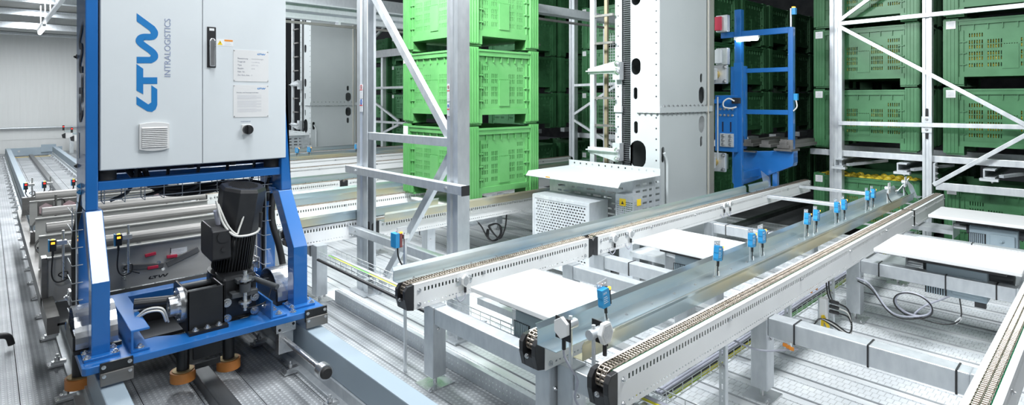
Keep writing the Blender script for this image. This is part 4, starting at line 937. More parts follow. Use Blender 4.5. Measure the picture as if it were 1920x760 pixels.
# legs: straight rear posts with a slanted front leg each
for s, (xa, xb, xt) in enumerate(((0.395, 0.475, 0.0), (1.44, 1.53, 0.0))):
    yb_, yk = 3.60, 3.88; ua, ub = ((0.397, 0.455) if s == 0 else (1.46, 1.532)); xt = -0.11 * s
    front = [(yb_, 0.36), (yb_, 0.745), (yk - 0.022, 1.079), (yk + 0.11, 1.079), (yb_ + 0.10, 0.725), (yb_ + 0.10, 0.36)]
    part('front_leg', MB().prism(front, 'x', xa, xb), BLUE, 0.004)
    m = MB(); zt = 2.7
    vs = [(ua, 3.86, 1.08), (ub, 3.86, 1.08), (ub, 4.27, 1.08), (ua, 4.27, 1.08), (ua, 3.86, zt), (ub + xt, 3.86, zt), (ub + xt, 4.27, zt), (ua, 4.27, zt)]
    m.add(vs, [(0, 3, 2, 1), (4, 5, 6, 7), (0, 1, 5, 4), (1, 2, 6, 5), (2, 3, 7, 6), (3, 0, 4, 7)])
    up = part('upper_post', m, BLUE, 0.006)
    part('rear_leg', MB().box(xa, xb, 4.16, 4.27, 0.36, 1.08), BLUE, 0.004)
    f = part('foot_plate', MB().box(xa - 0.035, xb + 0.035, yb_ - 0.04, yb_ + 0.15, 0.36, 0.374), BLUE, 0.003)
    for dx in (-0.02, xb - xa + 0.02):
        for dy in (-0.022, 0.055, 0.13): bolt(f, (xa + dx, yb_ + dy, 0.374), (0, 0, 1), 0.012)
    if s == 0:
        for z in (1.20, 1.165): bolt(up, (xa, 4.05, z), (-1, 0, 0), 0.012, SENSB)
        bolt(up, (xa, 4.22, 1.30), (-1, 0, 0), 0.010, BLACKP); bolt(up, (xa, 4.24, 1.95), (-1, 0, 0), 0.010, BLACKP)
        logo(up, LOGOD, lambda u, v, t: (xa - 0.0008 - t, 3.96 + (u - 0.632) * 1.5, v - 0.06), 0.001)
        st = part('warning_strip', MB().box(xa - 0.0012, xa, 4.13, 4.17, 1.35, 1.50), LABELW, parent=up)
    # scraper in front of the rail
    sx = xa + 0.02 if s == 0 else xa + 0.02
    b = part('scraper_bracket', MB().box(sx, sx + 0.14, 3.463, 3.476, 0.30, 0.372), BLACKM)
    b2 = part('scraper_strip', MB().box(sx, sx + 0.14, 3.450, 3.463, 0.262, 0.325), STAIN, 0.003)
    for dx in (0.015, 0.125): bolt(b, (sx + dx, 3.463, 0.352), (0, -1, 0), 0.007); bolt(b2, (sx + dx, 3.450, 0.31), (0, -1, 0), 0.006)
    # wheel under its bright cover
    wx = xa + 0.045 if s == 0 else xa + 0.04
    part('wheel', MB().cyl((wx - 0.045, 3.88, 0.40), (wx + 0.045, 3.88, 0.40), 0.15, 28), RAILD)
    arc = [(3.88 + 0.175 * math.cos(math.radians(a)), 0.40 + 0.165 * math.sin(math.radians(a))) for a in range(-5, 186, 10)]
    inn = [(3.88 + 0.169 * math.cos(math.radians(a)), 0.40 + 0.159 * math.sin(math.radians(a))) for a in range(185, -6, -10)]
    part('wheel_cover', MB().prism(arc + inn, 'x', wx - 0.10, wx + 0.085), STEEL)
    part('wheel_mount', MB().box(wx - 0.11, wx - 0.10, 3.72, 4.06, 0.36, 0.45).box(wx - 0.11, wx + 0.10, 3.70, 3.72, 0.362, 0.38), BLACKM)
part('cross_beam', MB().box(0.455, 1.46, 3.875, 3.955, 1.185, 1.235), BLUE, 0.004)
part('cross_beam', MB().box(0.455, 1.46, 4.20, 4.27, 1.185, 1.235), BLUE, 0.004)
part('cross_member', MB().box(0.455, 1.46, 4.12, 4.18, 1.25, 1.29), LOGOD)
# channel brackets on the base plate
part('channel_bracket', MB().prism([(0.555, 0.36), (0.64, 0.36), (0.64, 0.372), (0.567, 0.372), (0.567, 0.468), (0.64, 0.468), (0.64, 0.48), (0.555, 0.48)], 'y', 3.53, 4.22), BLUE, 0.003)
part('angle_bracket', MB().prism([(1.262, 0.36), (1.36, 0.36), (1.36, 0.372), (1.274, 0.372), (1.274, 0.47), (1.262, 0.47)], 'y', 3.50, 4.22), BLUE, 0.003)
for x, y in ((0.60, 3.56), (0.61, 4.1), (1.32, 3.53), (1.32, 3.62), (1.41, 3.535)): bolt(car, (x, y, 0.372 if x < 1.4 else 0.36), (0, 0, 1), 0.014)
bolt(car, (1.262, 3.60, 0.42), (-1, 0, 0), 0.012)
# guide rollers
for x, y in ((0.835, 3.70), (1.075, 3.68), (0.835, 4.35), (0.385, 4.02)):
    r = part('guide_roller', MB().cyl((x, y, 0.07), (x, y, 0.125), 0.066, 28), ORANGE, 0.004)
    part('roller_cap', MB().cyl((x, y, 0.125), (x, y, 0.131), 0.055, 24), mat('dusty_brass', (0.30, 0.22, 0.10), 0.5, 0.5, (0.4, 0.3, 0.16), 30), parent=r)
    part('roller_shaft', MB().cyl((x, y, 0.131), (x, y, 0.33), 0.033, 18), BLACKM)
part('roller_bracket', MB().box(0.88, 1.03, 3.66, 3.68, 0.18, 0.32), BLACKM); part('roller_strip', MB().box(0.885, 1.02, 3.645, 3.66, 0.13, 0.16), BLACKM)
# black gear box open at the top
gx0, gx1, gy0, gy1 = 0.835, 1.03, 3.60, 3.93
g = MB(); g.box(gx0, gx1, gy0, gy0 + 0.012, 0.36, 0.60); g.prism([(gy0, 0.36), (gy1, 0.36), (gy1, 0.575), (gy1 - 0.05, 0.60), (gy0, 0.60)], 'x', gx0, gx0 + 0.012); g.box(gx1 - 0.012, gx1, gy0, gy1, 0.36, 0.60)
g.box(gx0, gx1, gy1 - 0.012, gy1, 0.36, 0.56)
gb_ = part('gear_box', g, BLACKM, 0.003)
part('cross_shaft', MB().cyl((gx0, 3.72, 0.555), (gx1, 3.72, 0.555), 0.02, 12), DARKF, parent=gb_); part('cross_shaft', MB().cyl((gx0, 3.84, 0.565), (gx1, 3.84, 0.565), 0.016, 12), DARKF, parent=gb_)
part('cylinder', MB().cyl((gx0 + 0.02, 3.66, 0.545), (gx0 + 0.14, 3.66, 0.545), 0.02, 14), STEEL, parent=gb_)
part('foot_strip', MB().box(gx0 + 0.0, gx1 + 0.01, 3.555, 3.60, 0.36, 0.378), BLACKM, parent=gb_)
for k in range(3): bolt(gb_, (gx0 + 0.035 + k * 0.062, 3.578, 0.378), (0, 0, 1), 0.013)
for y, z in ((3.63, 0.56), (3.63, 0.53)): bolt(gb_, (gx1 - 0.05, y, z), (0, -1, 0), 0.012)
fl_ = part('flange_disc', MB().cyl((gx0 - 0.025, 3.72, 0.50), (gx0, 3.72, 0.50), 0.10, 32), STEEL)
part('hub_ring', MB().prism(circ(3.72, 0.50, 0.055, 24), 'x', gx0 - 0.07, gx0 - 0.025, [circ(3.72, 0.50, 0.036, 24)]), STEEL, parent=fl_)
part('hub', MB().cyl((gx0 - 0.06, 3.72, 0.50), (gx0 - 0.02, 3.72, 0.50), 0.036, 20), BLACKM, parent=fl_)
for k in range(6): bolt(fl_, (gx0 - 0.025, 3.72 + 0.08 * math.cos(k * 1.047), 0.50 + 0.08 * math.sin(k * 1.047)), (-1, 0, 0), 0.006)
part('drive_shaft', MB().cyl((0.62, 3.85, 0.52), (gx0 - 0.02, 3.80, 0.51), 0.03, 14), BLACKM)
part('belly_shade_plate', MB().box(0.63, 1.395, 3.98, 4.44, 0.24, 0.26).box(0.66, 1.38, 4.27, 4.29, 0.26, 0.34), BLACKM)  # black plate added to paint the shade inside the car frame
# bevel gear and spring bolt
gp_ = part('bevel_gear', MB().prism([(3.66, 0.36), (3.95, 0.36), (3.95, 0.62), (3.66, 0.62)], 'x', 1.035, 1.235), BLACKM, 0.02)
part('torque_arm', MB().box(1.07, 1.22, 3.595, 3.66, 0.505, 0.535).box(1.10, 1.20, 3.60, 3.66, 0.585, 0.61), DARKF, 0.004, gp_)
sp_ = part('spring_bolt', MB().cyl((1.145, 3.60, 0.42), (1.145, 3.60, 0.66), 0.012, 10), STEEL, parent=gp_)
part('spring_cup', MB().cyl((1.145, 3.60, 0.535), (1.145, 3.60, 0.585), 0.032, 18), DARKF, parent=gp_)
for z in (0.465, 0.60): part('washer', MB().cyl((1.145, 3.60, z), (1.145, 3.60, z + 0.012), 0.036, 20), STEEL, parent=gp_)
part('nut', MB().cyl((1.145, 3.60, 0.44), (1.145, 3.60, 0.465), 0.02, 6, smooth=False), STEEL, parent=gp_); part('nut', MB().cyl((1.145, 3.60, 0.612), (1.145, 3.60, 0.635), 0.02, 6, smooth=False), STEEL, parent=gp_)
for x, z in ((1.06, 0.47), (1.06, 0.375), (1.22, 0.47), (1.22, 0.385)): bolt(gp_, (x, 3.66, z), (0, -1, 0), 0.018)
part('sensor_lead', MB().tube(curve_pts([(1.15, 3.595, 0.43), (1.22, 3.59, 0.435), (1.27, 3.585, 0.455), (1.30, 3.60, 0.52)], 5), 0.004), CBLK, parent=gp_)
part('air_pipe', MB().cyl((1.21, 3.68, 0.585), (1.30, 3.50, 0.55), 0.017, 14), DARKF)
# motor: flange, finned barrel, eight-sided fan cover
a0_ = Vector((1.145, 3.87, 0.60)); a1_ = Vector((1.195, 3.79, 1.15)); ax = (a1_ - a0_).normalized()
def oct_ring(c, r, n=8, off=0.0):
    u = ax.cross(Vector((0, 1, 0))).normalized(); v = ax.cross(u)
    return [c + (u * math.cos(2 * math.pi * (i + off) / n) + v * math.sin(2 * math.pi * (i + off) / n)) * r for i in range(n)]
def loft(rings, smooth=False):
    m = MB(); n = len(rings[0]); vs = [p for r in rings for p in r]
    fs = [(k * n + i, k * n + (i + 1) % n, (k + 1) * n + (i + 1) % n, (k + 1) * n + i) for k in range(len(rings) - 1) for i in range(n)]
    m.add(vs, fs + [tuple(range(n - 1, -1, -1)), tuple(range(len(vs) - n, len(vs)))], smooth); return m
mo = part('gear_motor', loft([oct_ring(a0_ - ax * 0.02, 0.10, 24), oct_ring(a0_ + ax * 0.30, 0.10, 24)], True), BLACKM)
part('motor_flange', loft([oct_ring(a0_ - ax * 0.03, 0.128, 28), oct_ring(a0_ + ax * 0.0, 0.135, 28), oct_ring(a0_ + ax * 0.012, 0.135, 28)]), BLACKM, 0.003, mo)
m = MB(); R0 = oct_ring(a0_ + ax * 0.03, 0.118, 44); R1 = oct_ring(a0_ + ax * 0.27, 0.118, 44); Q0 = oct_ring(a0_ + ax * 0.03, 0.095, 44); Q1 = oct_ring(a0_ + ax * 0.27, 0.095, 44)
for i in range(44): m.bar((R0[i] + Q0[i]) / 2, (R1[i] + Q1[i]) / 2, 0.005, 0.023, up=(R0[i] - a0_ - ax * 0.03))
part('cooling_fins', m, BLACKM, parent=mo)
cover = part('fan_cover', loft([oct_ring(a0_ + ax * 0.27, 0.125, 8, .5), oct_ring(a1_ - ax * 0.02, 0.138, 8, .5), oct_ring(a1_, 0.126, 8, .5)]), BLACKP, 0.003, mo)
m = MB(); uu = ax.cross(Vector((0, 1, 0))).normalized(); vv = ax.cross(uu)
for i in range(-8, 9):
    for j in range(-8, 9):
        if math.hypot(i, j) <= 8.2: c = a1_ + uu * i * 0.0105 + vv * j * 0.0105 + ax * 0.0005; m.bar(c - uu * 0.0036, c + uu * 0.0036, 0.0072, 0.002, up=ax)
g2 = part('fan_grille', m, mat('grille_hole', (0.002, 0.002, 0.002), 0.9), parent=mo); g2['kind'] = 'stuff'
part('terminal_box', MB().prism([(3.68, 0.735), (3.70, 0.72), (3.91, 0.735), (3.93, 0.75), (3.93, 0.92), (3.91, 0.94), (3.72, 0.925), (3.68, 0.90)], 'x', 0.985, 1.09), BLACKP, 0.006, mo)
part('box_lid', MB().cyl((1.045, 3.68, 0.865), (1.045, 3.672, 0.865), 0.034, 20), BLACKP, parent=mo); part('box_plug', MB().cyl((1.045, 3.68, 0.79), (1.045, 3.67, 0.79), 0.012, 10), BLACKP, parent=mo)
part('cable_gland', MB().cyl((1.04, 3.76, 0.93), (1.02, 3.74, 1.02), 0.014, 10), CGRY, parent=mo)
part('motor_lead', MB().tube(curve_pts([(1.02, 3.73, 1.08), (1.05, 3.71, 0.95), (1.10, 3.675, 0.87), (1.17, 3.665, 0.855), (1.24, 3.675, 0.865), (1.262, 3.68, 0.90)], 6), 0.007), CWHT, parent=mo)
part('motor_lead', MB().tube(curve_pts([(1.03, 3.73, 1.06), (1.075, 3.70, 0.93), (1.12, 3.68, 0.87), (1.14, 3.69, 0.90), (1.17, 3.70, 0.975)], 6), 0.006), CWHT, parent=mo)
part('lead_plug', MB().cyl((1.262, 3.68, 0.89), (1.264, 3.675, 0.985), 0.011, 8), BLACKP, parent=mo)
part('type_plate', MB().box(1.085, 1.087, 3.80, 3.84, 0.98, 1.04), STEEL, parent=mo)
# buffer rod
bk = part('buffer_bracket', MB().box(1.29, 1.41, 3.49, 3.52, 0.265, 0.322).box(1.31, 1.40, 3.505, 3.56, 0.13, 0.30), STEEL, 0.003)
for x, z in ((1.31, 0.285), (1.395, 0.305)): bolt(bk, (x, 3.49, z), (0, -1, 0), 0.006, BLACKM)
part('buffer_rod', MB().cyl((1.355, 3.52, 0.205), (1.355, 2.99, 0.205), 0.017, 18), STEEL)
part('buffer_head', MB().cyl((1.355, 3.0, 0.205), (1.355, 2.945, 0.205), 0.042, 26), STEEL, 0.003); part('buffer_pad', MB().cyl((1.355, 2.945, 0.205), (1.355, 2.928, 0.205), 0.034, 22, 0.028), RUBBER)
# cable baskets on the rear legs
for s, x in ((0, 0.375), (1, 1.425)):
    m = MB()
    for y in (4.05, 4.12, 4.26): m.cyl((x, y, 0.42), (x, y, 1.05), 0.003, 5)
    for z in [0.45 + k * 0.1 for k in range(7)]: m.tube([(x + 0.03, 4.04, z), (x - 0.02, 4.04, z), (x - 0.02, 4.27, z)], 0.003, 4)
    bs = part('wire_basket', m, GALVP)
    part('basket_cable', MB().tube(curve_pts([(x + 0.03, 4.06, 1.16), (x + 0.02, 4.10, 1.05), (x - 0.008, 4.07, 0.9), (x - 0.008, 4.075, 0.65), (x, 4.08, 0.48), (x + 0.06, 4.02, 0.40)], 6), 0.012), CBLK, parent=bs)
    part('basket_cable', MB().tube(curve_pts([(x + 0.05, 4.10, 1.16), (x + 0.02, 4.14, 1.02), (x - 0.008, 4.10, 0.8), (x - 0.006, 4.10, 0.6), (x + 0.03, 4.10, 0.46), (x + 0.10, 4.0, 0.42)], 6), 0.009), CGRY if s else CBLK, parent=bs)
    part('switch_plate', MB().box(x - 0.025, x - 0.01, 4.14, 4.22, 0.50, 0.58), STEEL, 0.003, bs); bolt(bs, (x - 0.025, 4.18, 0.54), (-1, 0, 0), 0.014)
# hose bundle and cables under the cabinet
for k in range(3):
    part('cable_hose', MB().tube(curve_pts([(0.60 + 0.05 * k, 4.08, 1.31), (0.68 + 0.03 * k, 4.06, 1.20 - 0.01 * k), (0.82, 4.04, 1.145 - 0.018 * k), (1.0, 4.05, 1.135 - 0.02 * k), (1.2, 4.08, 1.14 - 0.02 * k), (1.42, 4.1, 1.10 - 0.02 * k), (1.47, 4.12, 0.98)], 6), 0.016, 8), CBLK)
for k in range(5):
    x0_ = 0.66 + 0.17 * k
    part('hanging_cable', MB().tube(curve_pts([(x0_, 4.02, 1.31), (x0_ - 0.01, 4.01, 1.22), (x0_ - 0.05 + 0.02 * (k % 3), 4.02, 1.14), (x0_ - 0.13, 4.03, 1.10 + 0.01 * (k % 2))], 6), 0.010, 7), CBLK if k % 2 else DARKF)
part('corrugated_hose', MB().tube(curve_pts([(1.50, 4.12, 1.02), (1.47, 4.06, 0.85), (1.50, 4.0, 0.66), (1.52, 3.98, 0.50), (1.50, 3.97, 0.44)], 6), 0.022, 10), CBLK)
part('hose', MB().tube(curve_pts([(0.62, 3.74, 0.47), (0.66, 3.70, 0.505), (0.72, 3.68, 0.50), (0.75, 3.70, 0.43)], 6), 0.006), CWHT)
part('hose', MB().tube(curve_pts([(0.61, 3.75, 0.47), (0.66, 3.72, 0.515), (0.73, 3.69, 0.51), (0.765, 3.71, 0.42)], 6), 0.006), CWHT)
m = MB()
for z in (1.11, 1.16):
    for y in (4.0, 4.1): m.cyl((0.48, y, z), (1.45, y, z), 0.003, 5)
for k in range(10): m.tube([(0.5 + k * 0.1, 4.0, 1.17), (0.5 + k * 0.1, 4.0, 1.09), (0.5 + k * 0.1, 4.12, 1.09), (0.5 + k * 0.1, 4.12, 1.17)], 0.003, 4)
part('wire_basket', m, GALVP)

# ---------------------------------------------------------------- control cabinet on the car
YC = 3.85
cabt = thing('control_cabinet', 'large light grey control cabinet with blue logo on the shuttle car', 'cabinet', (0.97, 4.0, 1.29))
def cp(name, mb, m, bevel=0.0, parent=None): return obj(name, mb, m, parent or cabt, bevel)
cp('body', MB().box(0.462, 1.488, YC + 0.025, 4.25, 1.295, 2.62), CABW, 0.006)
dl = cp('door', MB().box(0.463, 0.9745, YC, YC + 0.022, 1.300, 2.615), CABW, 0.004)
dr = cp('door', MB().box(0.9775, 1.487, YC, YC + 0.022, 1.300, 2.615), CABW, 0.004)
for x in (0.50, 1.43): cp('rubber_foot', MB().cyl((x, YC + 0.10, 1.237), (x, YC + 0.10, 1.297), 0.052, 24), RUBBER)
for x in (0.7, 0.95, 1.2): cp('cable_gland', MB().cyl((x, 4.02, 1.26), (x, 4.02, 1.296), 0.02, 10), BLACKP)
logo(dl, LOGOB, lambda u, v, t: (u, YC - 0.0008 - t, v), 0.0008)
text('INTRALOGISTICS', 0.0455, LOGOG, dl, (0.803, YC - 0.0012, 1.826), (0, 0, 1), (-1, 0, 0))
# ventilation grille
vb = cp('vent_grille', MB().prism([(0.643, 1.405), (0.68, 1.396), (0.72, 1.394), (0.76, 1.397), (0.795, 1.405), (0.795, 1.553), (0.76, 1.561), (0.72, 1.564), (0.68, 1.561), (0.643, 1.553)], 'y', YC - 0.018, YC), WHITEP, 0.003, dl)
for k in range(11): cp('louvre', MB().prism([(YC - 0.0185, 1.4215 + k * 0.0108), (YC - 0.027, 1.4180 + k * 0.0108), (YC - 0.027, 1.4200 + k * 0.0108), (YC - 0.0185, 1.4265 + k * 0.0108)], 'x', 0.655, 0.783), WHITEP, 0.0, dl)
for k in range(11): cp('louvre_gap', MB().box(0.655, 0.783, YC - 0.0192, YC - 0.018, 1.4160 + k * 0.0108, 1.4205 + k * 0.0108), DARKF, 0.0, dl)
# handle, warning sign, plates, switch on the right door
cp('handle_plate', MB().box(1.0, 1.051, YC - 0.006, YC, 1.893, 2.146), BLACKP, 0.004, dr)
cp('handle_grip', MB().prism([(1.012, 1.90), (1.042, 1.90), (1.044, 2.06), (1.036, 2.075), (1.018, 2.075), (1.010, 2.06)], 'y', YC - 0.026, YC - 0.006), STEEL, 0.005, dr)
cp('handle_label', MB().box(1.012, 1.040, YC - 0.0075, YC - 0.006, 2.122, 2.137), LABELW, 0.0, dr)
cp('warning_sign', MB().box(1.056, 1.152, YC - 0.0010, YC, 2.032, 2.075), LABELW, 0.0, dr)
cp('sign_triangle', MB().prism([(1.06, 2.038), (1.09, 2.038), (1.075, 2.066)], 'y', YC - 0.0016, YC - 0.001), SIGNY, 0.0, dr)
cp('sign_bolt', MB().prism([(1.073, 2.042), (1.077, 2.050), (1.073, 2.050), (1.076, 2.059), (1.079, 2.052), (1.0765, 2.052)], 'y', YC - 0.0020, YC - 0.0016), BLACKP, 0.0, dr)
cp('sign_bar', MB().box(1.10, 1.15, YC - 0.0016, YC - 0.001, 2.062, 2.073), SIGNO, 0.0, dr)
m = MB()
for k in range(3): m.box(1.102, 1.148 - 0.008 * k, YC - 0.0016, YC - 0.001, 2.038 + k * 0.008, 2.040 + k * 0.008)
cp('sign_print', m, PRINTL, 0.0, dr)
for z0, z1 in ((1.811, 2.013), (1.580, 1.788)):
    cp('info_plate', MB().box(1.153, 1.371, YC - 0.003, YC, z0, z1), WHITEP, 0.0, dr)
    for x in (1.158, 1.366):
        for z in (z0 + 0.006, z1 - 0.006): cp('rivet', MB().cyl((x, YC - 0.003, z), (x, YC - 0.0045, z), 0.003, 8), STEEL, 0.0, dr)
    S = 0.05 / 0.546
    for nm, poly in (('letter_w', WOUT), ('letter_t', LOGO_T), ('letter_l', LOGO_L)):
        cp(nm, MB().prism([(1.300 + (v - 1.622) * S, z1 - 0.017 - (u - 0.632) * S * 1.1) for u, v in poly], 'y', YC - 0.0036, YC - 0.003), LOGOB, 0.0, dr)
for k, (a, b) in enumerate((('Bezeichnung', 'Verschiebewagen'), ('Tragkraft', '1 x 1000 kg'), ('Type', 'LTW VW'), ('Baujahr', '2013'), ('Fabr. Nr.', ''), ('Zul. Pers. Anz.', '0'))):
    z = 1.955 - k * 0.0215
    text(a, 0.0125, PRINT, dr, (1.178, YC - 0.0035, z), (1, 0, 0), (0, 0, 1), thick=0.0003)
    if b: text(b, 0.0110, PRINTL, dr, (1.262, YC - 0.0035, z), (1, 0, 0), (0, 0, 1), thick=0.0003)
text('Betriebs- und Wartungsvorschriften', 0.0092, PRINT, dr, (1.172, YC - 0.0035, 1.736), (1, 0, 0), (0, 0, 1), thick=0.0003)
m = MB()
for k in range(22):
    if k in (6, 16): continue
    m.box(1.176, 1.325 - 0.03 * ((k * 7) % 4 == 3), YC - 0.0034, YC - 0.003, 1.722 - k * 0.0052, 1.7235 - k * 0.0052)
cp('plate_print', m, PRINTL, 0.0, dr)
text('POSITION 22', 0.0105, LOGOG, dr, (1.198, YC - 0.0006, 1.548), (1, 0, 0), (0, 0, 1), thick=0.0003)
cp('switch_plate', MB().box(1.203, 1.262, YC - 0.008, YC, 1.468, 1.532), WHITEP, 0.003, dr)
cp('switch_knob', MB().cyl((1.236, YC - 0.008, 1.500), (1.236, YC - 0.034, 1.500), 0.030, 26), BLACKP, 0.003, dr)
cp('switch_grip', MB().box(1.229, 1.243, YC - 0.048, YC - 0.034, 1.474, 1.526), BLACKP, 0.003, dr)

# ---------------------------------------------------------------- chain decks on the car
def deck(label, y, x0, x1, z1=0.62, h=0.25, logo_on=False, round_h=0.06):
    r = thing('car_chain_deck', label, 'conveyor', (x0, y, 0.3), 'stainless chain decks of the shuttle car')
    s = obj('side_plate', MB().prism([(x0, z1 - h), (x1, z1 - h), (x1, z1), (x0, z1)], 'y', y, y + 0.006, [circ(x0 + 0.69, z1 - h + 0.09, 0.012, 12)] if logo_on else ()), STAINP, r)
    obj('top_flange', MB().box(x0, x1, y - 0.03, y + 0.006, z1, z1 + 0.008), STAINP, r)
    arc = [(y + 0.02 + 0.02 * math.cos(a), z1 + 0.03 + 0.03 * math.sin(a)) for a in [math.radians(k) for k in range(-90, 181, 18)]]
    obj('rounded_guide', MB().prism([(y + 0.10 - 0.05 * math.cos(math.radians(k)), z1 + 0.008 + 0.075 * math.sin(math.radians(k))) for k in range(0, 181, 15)], 'x', x0 + 0.05, x1), STAIN, r, 0.002)
    pts = [(x0 + 0.06, y + 0.05, z1 - 0.02), (x0 + 0.01, y + 0.05, z1 - 0.03), (x0 - 0.02, y + 0.05, z1 - 0.08), (x0 + 0.0, y + 0.05, z1 - 0.13), (x0 + 0.06, y + 0.05, z1 - 0.15)]
    m = MB()
    cpts = curve_pts(pts, 4)
    for a, b in zip(cpts, cpts[1:]): m.bar(a, b, 0.07, 0.006, up=(0, 1, 0)) if False else m.bar(a, b, 0.006, 0.07, up=(0, 1, 0))
    obj('curved_nose', m, STAIN, r)
    for k in range(5): obj('stud', MB().bar((x0 + 0.2 + k * 0.27, y - 0.002, z1 - 0.06), (x0 + 0.2 + k * 0.27, y - 0.002, z1 - 0.10), 0.004, 0.004), DARKF, r)
    for k in range(4): bolt(r, (x0 + 0.33 + k * 0.33, y, z1 - 0.13 - 0.03 * (k % 2)), (0, -1, 0), 0.012)
    return r, s
k1, k1s = deck('stainless chain deck of the car with red clips and small dark logo', 4.93, 0.29, 1.72, h=0.30, logo_on=True)
deck('stainless chain deck of the car behind the logo deck', 5.75, 0.30, 1.72)
deck('stainless chain deck of the car carrying the two mirrors', 6.60, 0.32, 1.72)
deck('stainless chain deck of the car farthest back under three sensors', 7.75, 0.33, 1.72)
S = 0.125 / 0.546
for nm, poly in (('letter_w', WOUT), ('letter_t', LOGO_T), ('letter_l', LOGO_L)):
    obj(nm, MB().prism([(0.885 + (v - 1.622) * S, 0.372 - (u - 0.632) * S * 0.9) for u, v in poly], 'y', 4.9285, 4.9295), BLACKP, k1s)
for x, z, a in ((1.0, 0.50, -0.05), (0.86, 0.535, 0.1), (0.875, 0.44, 0), (1.31, 0.47, 0.3)):
    obj('red_clip', MB().bar((x, 4.915, z), (x + 0.07, 4.915, z + 0.07 * a), 0.018, 0.022), RED, k1, 0.003)
obj('lever', MB().bar((1.0, 4.92, 0.44), (1.22, 4.92, 0.52), 0.012, 0.045), STAIN, k1, 0.004); obj('lever', MB().bar((0.74, 4.92, 0.47), (0.98, 4.92, 0.44), 0.012, 0.04), STAIN, k1, 0.004)
obj('spring', MB().tube([(0.73 + 0.012 * math.cos(i * 0.8), 4.91 + 0.012 * math.sin(i * 0.8), 0.38 + i * 0.0022) for i in range(60)], 0.003, 5), STEEL, k1)
obj('rating_label', MB().box(1.03, 1.14, 4.9275, 4.9295, 0.50, 0.55), LABELW, k1); m = MB()
for k in range(4): m.box(1.04, 1.12 - 0.02 * (k % 2), 4.9268, 4.9275, 0.507 + k * 0.010, 0.510 + k * 0.010)
obj('label_print', m, PRINTL, k1)
obj('floor_pan', MB().box(0.32, 1.70, 4.45, 4.92, 0.30, 0.315), BLACKM, k1); obj('corner_angle', MB().box(0.27, 0.30, 4.90, 5.0, 0.30, 0.63), STAIN, k1)
frm = thing('car_deck_frame', 'long stainless side beam of the shuttle car beside the dimpled floor', 'beam', (0.30, 6.5, 0.2))
obj('side_beam', MB().box(0.27, 0.33, 4.45, 9.0, 0.255, 0.36), STAIN, frm); obj('cross_member', MB().box(0.30, 1.70, 8.55, 8.65, 0.36, 0.56), STAIN, frm); obj('cross_member', MB().box(0.30, 1.70, 6.86, 6.94, 0.30, 0.46), STAIN, frm); obj('side_beam', MB().box(1.66, 1.72, 4.45, 9.0, 0.255, 0.36), STAIN, frm)
# small deck sensors
def deck_sensor(label, x, y, zb, h, led=LED, side=1):
    r = thing('deck_sensor', label, 'sensor', (x, y, zb), 'small sensors on the shuttle car decks')
    obj('rod', MB().cyl((x + 0.055 * side, y, zb), (x + 0.055 * side, y, zb + h + 0.06), 0.008, 10), STEEL, r)
    obj('clamp', MB().box(x + 0.02 * side, x + 0.075 * side, y - 0.018, y + 0.018, zb + h - 0.035, zb + h - 0.005), STEEL, r, 0.003)
    obj('body', MB().box(x - 0.018, x + 0.018, y - 0.02, y + 0.02, zb + h - 0.07, zb + h + 0.005), BLACKP, r, 0.003); obj('housing_side', MB().box(x - 0.024, x - 0.018, y - 0.02, y + 0.02, zb + h - 0.07, zb + h + 0.008), SENSB, r)
    obj('signal_light', MB().box(x - 0.010, x + 0.010, y - 0.022, y - 0.02, zb + h - 0.022, zb + h - 0.008), led, r); obj('top_light', MB().box(x - 0.008, x + 0.008, y - 0.018, y + 0.0, zb + h + 0.005, zb + h + 0.010), LEDY, r)
    obj('connector', MB().cyl((x, y, zb + h - 0.07), (x, y, zb + h - 0.105), 0.007, 8), BLACKP, r)
    obj('cable', MB().tube(curve_pts([(x, y, zb + h - 0.10), (x - 0.005, y, zb + 0.05), (x + 0.02, y - 0.01, zb + 0.0), (x + 0.07, y - 0.01, zb + 0.01), (x + 0.075, y, zb + 0.06), (x + 0.03, y, zb + 0.04), (x + 0.12, y, zb - 0.01)], 5), 0.0045), CBLK, r)
    return r
deck_sensor('small black deck sensor left of the car leg, low on the logo deck', 0.325, 4.86, 0.47, 0.28)
deck_sensor('small black deck sensor right of the car leg on a bent rod', 0.645, 4.55, 0.52, 0.27)
deck_sensor('small black deck sensor with red light, leftmost over the farthest deck', 0.335, 8.6, 0.56, 0.16, LEDR)
deck_sensor('small black deck sensor with red light, middle over the farthest deck', 0.50, 8.6, 0.56, 0.16, LEDR)
deck_sensor('small black deck sensor with red light beside the blue post', 0.77, 8.6, 0.56, 0.16, LEDR)
for i, (x, y, z) in enumerate(((0.41, 6.9, 0.655), (0.585, 6.9, 0.66), (1.33, 6.9, 0.66), (1.62, 6.9, 0.66))):
    r = thing('deck_mirror', ['diamond mirror on the car deck, leftmost', 'diamond mirror on the car deck, nearest to the blue post', 'diamond mirror on the car deck left of the motor', 'diamond mirror on the car deck hidden beside the motor'][i], 'reflector', (x, y, z), 'diamond mirrors on the car deck')
    obj('plate', MB().box(x - 0.06, x + 0.06, y + 0.004, y + 0.012, z - 0.06, z + 0.08), STAIN, r); obj('mirror', MB().prism([(x + 0.055 * math.sin(math.pi / 3 * k), z + 0.06 * math.cos(math.pi / 3 * k)) for k in range(6)], 'y', y - 0.01, y + 0.004), mat('mirror_pink', (0.45, 0.40, 0.41), 0.25, 0.2, (0.55, 0.30, 0.33), 9), r)
    obj('rod', MB().cyl((x + 0.075, y, z - 0.2), (x + 0.075, y, z + 0.13), 0.01, 8), STAIN, r)
    obj('cable', MB().tube(curve_pts([(x + 0.06, y - 0.01, z - 0.03), (x + 0.10, y - 0.02, z - 0.06), (x + 0.14, y, z), (x + 0.13, y, z + 0.08), (x + 0.05, y + 0.02, z + 0.07)], 5), 0.006), CBLK, r)

